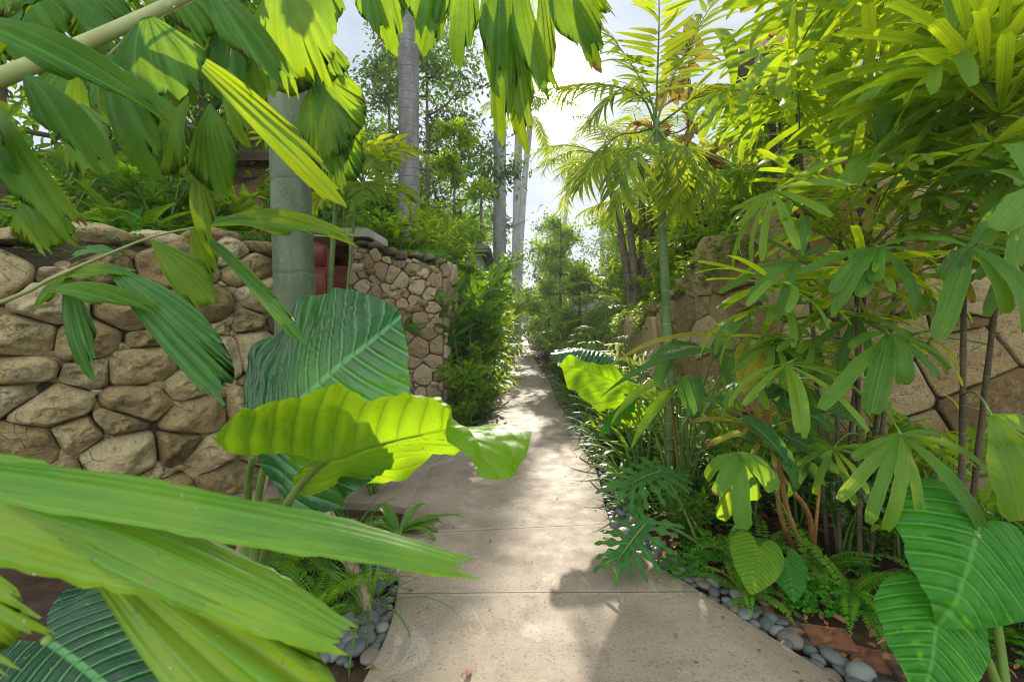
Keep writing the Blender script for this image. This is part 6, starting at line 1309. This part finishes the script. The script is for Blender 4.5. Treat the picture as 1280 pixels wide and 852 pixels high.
for (x, y, sc, k, lab) in ((3.2, 7.0, 1.2, 0, 'feather palm on the slope right of the slim green palm'), (4.1, 8.0, 1.4, 0, 'feather palm higher on the slope behind the fan palms'), (2.5, 10.5, .9, 1, 'low arching palm near the end of the retaining wall'), (2.9, 11.8, 1.3, 0, 'feather palm behind the clustered brown-stemmed palm'), (2.0, 14.2, .9, 1, 'dark drooping palm in front of the white gatehouse'), (1.75, 17.5, 1.0, 1, 'shaggy palm beside the far path'), (5.0, 6.4, 1.5, 0, 'feather palm below the tiled house')):
    place(FP, lab, x, y, hz(x, y) if y < 13 else .0, sc=sc, group='feather palms on the right slope')
for (x, y, z, H_, cr, n, lm, lab) in ((1.55, 15.5, 0, 5.0, 1.25, 3800, 'mid', 'bright bushy tree leaning over the far path on the right'), (1.9, 19, 0, 5.6, 1.5, 3800, 'lime', 'yellow-green tree behind the white gatehouse'), (1.9, 24, 0, 6.5, 1.9, 3500, 'tree', 'small grey-green tree farther along the right of the path'), (4.4, 17, .6, 6.0, 1.9, 4000, 'lime', 'lime-leaved tree on the slope beyond the clustered palm'), (6.0, 13.5, 2.2, 3.6, 2.0, 3600, 'mid', 'leafy tree on the slope left of the tiled house'), (3.3, 9.4, 2.0, 2.6, 1.1, 2600, 'lime', 'small bright tree on the slope behind the slim green palm'), (7.2, 8.6, 4.2, 3.0, 1.9, 3000, 'mid', 'leafy tree at the top right of the slope'), (4.9, 9.4, 3.0, 2.2, 1.3, 2600, 'lime', 'small tree on the slope behind the fan palms'), (5.5, 28, 0, 8.0, 2.4, 2600, 'tree', 'pale distant tree beyond the gatehouse'), (3.2, 13.2, .8, 4.2, 1.1, 2600, 'mid', 'young tree between the clustered palm and the gatehouse'), (1.7, 12.2, 0, 2.9, .8, 1900, 'lime', 'small yellow-green tree at the end of the retaining wall'), (2.2, 30, 0, 8.5, 1.9, 3200, 'mid', 'far leafy tree right beside the narrow end of the path'), (-1.2, 24, .0, 6.5, 1.5, 3000, 'lime', 'yellow-green tree left of the far palm trunks')):
    broad_tree(lab, (x, y, z), H_, cr, 1.2, n, .16 if lm != 'tree' else .2, .065, lm, .07, nl1=13, nl2=6, first=.08, clump=.65, tint=.5, tms=TT)
for (x, y, z, H_, cr, n, lm, lab) in ((-4.5, 26, 1.5, 9, 3.2, 4200, 'tree', 'wide tree far behind the raised bed'), (-2.0, 33, 0, 9.5, 2.8, 3600, 'tree', 'far tree left of the distant palms'), (-.8, 44, 0, 7, 2.4, 2200, 'mid', 'small far tree left of where the path ends'), (4.2, 50, 0, 7, 2.6, 2200, 'mid', 'small far tree right of where the path ends'), (7.5, 34, 0, 9, 3.2, 3400, 'tree', 'far tree on the right beyond the slope'), (3.4, 36, 0, 7, 2.0, 2600, 'mid', 'far bright tree close to the right of the path')):
    broad_tree(lab, (x, y, z), H_, cr, 1.4, n, .30, .13, lm, .13, nl1=12, nl2=6, first=.1, clump=.7, tint=.5, tms=TT)
FANS = [Proto(fan_clump('lady palm', 6, 1.0, .35, 5, .36, .04, tint=.5)), Proto(fan_clump('lady palm', 5, .75, .3, 5, .32, .036, tint=.6))]
for i, (x, y, sc, k) in enumerate(((xr(4.6) + 1.0, 4.6, .8, 1), (xr(5.4) + 1.05, 5.4, .9, 1), (xr(7.0) + .75, 7.0, 1.0, 0), (xr(8.4) + .7, 8.4, 1.1, 0), (xr(10) + .7, 10.2, 1.2, 0), (xr(12) + .8, 12.2, 1.4, 1), (xr(14) + .7, 14, 1.6, 0), (xr(18) + .7, 18, 1.8, 0))):
    FANS[k].put((x, y, 0), U(0, 6), sc, f'{ORD[i]} small fan palm along the right of the path counting from the slim green palm', 'small fan palms right of the path')
for i, (x, y, sc, k) in enumerate(((xl(7.1) - .25, 7.2, 1.1, 0), (xl(8.8) - .3, 8.8, 1.2, 0), (xl(10.8) - .3, 10.8, 1.3, 1), (xl(13.8) - .3, 13.8, 1.5, 0))):
    FANS[k].put((x, y, 0), U(0, 6), sc, f'{ORD[i]} small fan palm along the left of the path counting from the rubble wall', 'small fan palms left of the path')
# wood mass closing the far view
mb = MB(); k = 16000; x = rng.uniform(-50, 50, k); y = rng.uniform(58, 75, k); z = rng.uniform(0, 1, k) * (3.2 + 2.4 * np.abs(np.sin(x * .3)) + 2.5 * np.clip(np.abs(x - 2) / 10, 0, 2))
scat_mix(mb, T_TINY, np.stack([x, y, z], 1), rdir(k), A(0, -.5, 1) + rng.normal(0, .5, (k, 3)), rng.uniform(.7, 1.4, k), rng.uniform(.4, .8, k), rng.uniform(.2, .9, k)); tag(mb.build('woodland', M['tree']), 'far-off mass of trees closing the view beyond the path', 'woodland', kind='stuff')

# ================================================================== SMALL THINGS
# terracotta pavers laid behind the pebbles
for (px, py, rz, s, mt, lab) in ((824, 690, .7, (.13, .10), 'brick', 'small terracotta paver beside the lobed philodendron'), (944, 764, -.35, (.19, .15), 'brick', 'mossy orange terracotta paver under the young heart leaves'), (990, 781, -.62, (.17, .16), 'brick_dark', 'dark weathered paver between two orange ones'), (1036, 793, -.25, (.20, .15), 'brick', 'orange terracotta paver below the clover patch'), (1094, 818, -.6, (.18, .16), 'brick', 'terracotta paver nearest the big heart leaves'), (1152, 845, -.3, (.2, .15), 'brick_dark', 'dark paver under the lower heart leaf')):
    p = gnd(px, py); mb = MB(); box(mb, (p[0], p[1], U(-.05, -.02)), (s[0], s[1], .06), rz, bev=.008, tilt=(U(-.09, .09), U(-.09, .09))); tag(mb.build('paver', M[mt], smooth=False), lab, 'paver', 'pavers edging the right bed')
# pebbles
def peb_mesh(seed, mat):
    g = np.random.default_rng(seed); n = 16; th = np.linspace(0, 2 * PI, n, endpoint=False); ph = np.linspace(-PI / 2, PI / 2, 10)
    V = np.array([[math.cos(p) * math.cos(t), math.cos(p) * math.sin(t), math.sin(p)] for p in ph for t in th]); V *= 1 + .16 * vnoise(V * 1.1 + seed * 3.7)[:, None]
    V *= A(.5, .5 * g.uniform(.66, .92), .5 * g.uniform(.42, .62)); r = 10; i = np.arange(r - 1)[:, None] * n; j = np.arange(n)[None]; j2 = (j + 1) % n; mb = MB(); mb.add(V, np.stack([i + j, i + j2, i + n + j2, i + n + j], -1).reshape(-1, 4), None, None, g.uniform(0, 1)); return mb.mesh('pebble', mat)
PEB = {k: [peb_mesh(i + 40 * j, M[k]) for i in range(5)] for j, k in enumerate(('peb_grey', 'peb_dark', 'peb_pale', 'peb_brown'))}
KN = {'peb_grey': 'mid-grey', 'peb_dark': 'dark grey', 'peb_pale': 'pale grey', 'peb_brown': 'brownish'}
def strip_pts(side, y0, y1, wid, step):
    out = []
    y = y0
    while y < y1:
        x0 = xr(y) if side > 0 else xl(y)
        for j in range(int(wid / step) + 1): out.append((x0 + side * (step * .55 + j * step * .95 + U(-.3, .3) * step), y + U(-.3, .3) * step))
        y += step * .8
    return out
cnt = 0
for side, y0, y1, wid, where in ((1, 1.5, 3.6, .19, 'strip along the right path edge'), (-1, 2.05, 3.25, .22, 'patch along the left path edge')):
    pts = strip_pts(side, y0, y1, wid, .070)
    for (x, y) in pts:
        kd = ('peb_grey', 'peb_grey', 'peb_grey', 'peb_dark', 'peb_dark', 'peb_dark', 'peb_grey', 'peb_pale', 'peb_brown')[int(U(0, 9))]; big = U(0, 1) < .3; s = U(.095, .125) if big else U(.062, .09)
        if cnt >= 298: break
        me = PEB[kd][int(U(0, 5))]; o = bpy.data.objects.new('pebble', me); COL.objects.link(o); o.location = (x, y, U(-.018, .008) + (.012 if big else 0)); o.rotation_euler = (U(-.3, .3), U(-.3, .3), U(0, 6.28)); o.scale = (s, s, s); cnt += 1
        sz = 'large' if big else 'small'; tag(o, f'{sz} {KN[kd]} rounded pebble in the {where}', 'pebble', f'{sz} {KN[kd]} pebbles, {where}')
mb = MB()
for side, y0, y1, wid in ((1, 3.6, 13, .16), (-1, 6.3, 9, .12)):
    for (x, y) in strip_pts(side, y0, y1, wid, .07):
        me = PEB['peb_dark'][0]; g = int(U(0, 1e6)); s = U(.05, .09); th = np.linspace(0, 2 * PI, 8, endpoint=False); ph = np.linspace(-PI / 2, PI / 2, 6)
        V = np.array([[math.cos(p) * math.cos(t), .8 * math.cos(p) * math.sin(t), .5 * math.sin(p)] for p in ph for t in th]) * s / 2; V = V @ np.array(Matrix.Rotation(U(0, 6), 3, 'Z')).T + A(x, y, .0)
        i = np.arange(5)[:, None] * 8; j = np.arange(8)[None]; j2 = (j + 1) % 8; mb.add(V, np.stack([i + j, i + j2, i + 8 + j2, i + 8 + j], -1).reshape(-1, 4), None, None, U(0, 1))
x = rng.uniform(-2.4, -.75, 160); 
for xx in x:
    s = U(.04, .08); y = 6.02 + (xx + 2.36) * .2 + U(-.06, .05); rock(mb, (xx, y, .02), (s, s * .8, s * .6), int(U(0, 999)), U(0, 6), 8, .05)
tag(mb.build('pebbles', M['peb_grey']), 'distant grey pebbles edging the path and the rubble wall foot', 'pebbles', kind='stuff')
# fallen leaves on the path
for (px, py, s, lab) in ((583, 846, .05, 'dry brown fallen leaf at the bottom of the path'), (566, 661, .035, 'tiny brown fallen leaf on the path near the strap rosette'), (470, 835, .05, 'brown fallen leaf at the left path edge by the pebbles'), (846, 793, .03, 'small brown fallen leaf on the right of the path')):
    p = gnd(px, py, .024); mb = MB(); a = U(0, 6); scatter(mb, T_OVAL[1], p + A(0, 0, .006), A(math.cos(a), math.sin(a), .1), A(.1, .1, 1), s, s * .55, .5); tag(mb.build('fallen_leaf', M['litter']), lab, 'fallen leaf')
mb = MB(); k = 170; y = 1.6 + 8 * rng.uniform(0, 1, k) ** 1.5; q = rng.uniform(0, 1, k); q = np.where(rng.uniform(0, 1, k) < .6, np.where(q < .5, q * .16, 1 - (1 - q) * .16), q); x = np.array([xl(b) + .03 + (xr(b) - xl(b) - .06) * a for a, b in zip(q, y)])
scat_mix(mb, T_OVAL, np.stack([x, y, np.full(k, .026)], 1), rdir(k, -.05, .1), A(0, 0, 1) + rng.normal(0, .2, (k, 3)), rng.uniform(.012, .035, k), rng.uniform(.006, .015, k), .5); tag(mb.build('leaf_litter', M['litter']), 'tiny dry bits of leaf strewn along the path edges', 'leaf litter', kind='stuff')
mb = MB(); k = 1500; px = rng.uniform(0, 1, k)
x = rng.uniform(.9, 3.6, k); y = rng.uniform(1.7, 4.2, k); ok = np.array([a > xr(b) + .18 for a, b in zip(x, y)]); x, y = x[ok], y[ok]
x2 = rng.uniform(-2.2, -.5, 260); y2 = rng.uniform(1.6, 3.6, 260); ok = np.array([a < xl(b) - .2 for a, b in zip(x2, y2)]); x = np.concatenate([x, x2[ok]]); y = np.concatenate([y, y2[ok]]); k = len(x)
scat_mix(mb, T_OVAL, np.stack([x, y, rng.uniform(-.02, .02, k)], 1), rdir(k, -.2, .2), A(0, 0, 1) + rng.normal(0, .3, (k, 3)), rng.uniform(.02, .09, k), rng.uniform(.012, .035, k), .5); tag(mb.build('leaf_litter', M['litter']), 'scattered dry leaf litter on the dark bed soil', 'leaf litter', kind='stuff')

for o in bpy.data.objects:
    if '_o' in o: del o['_o']
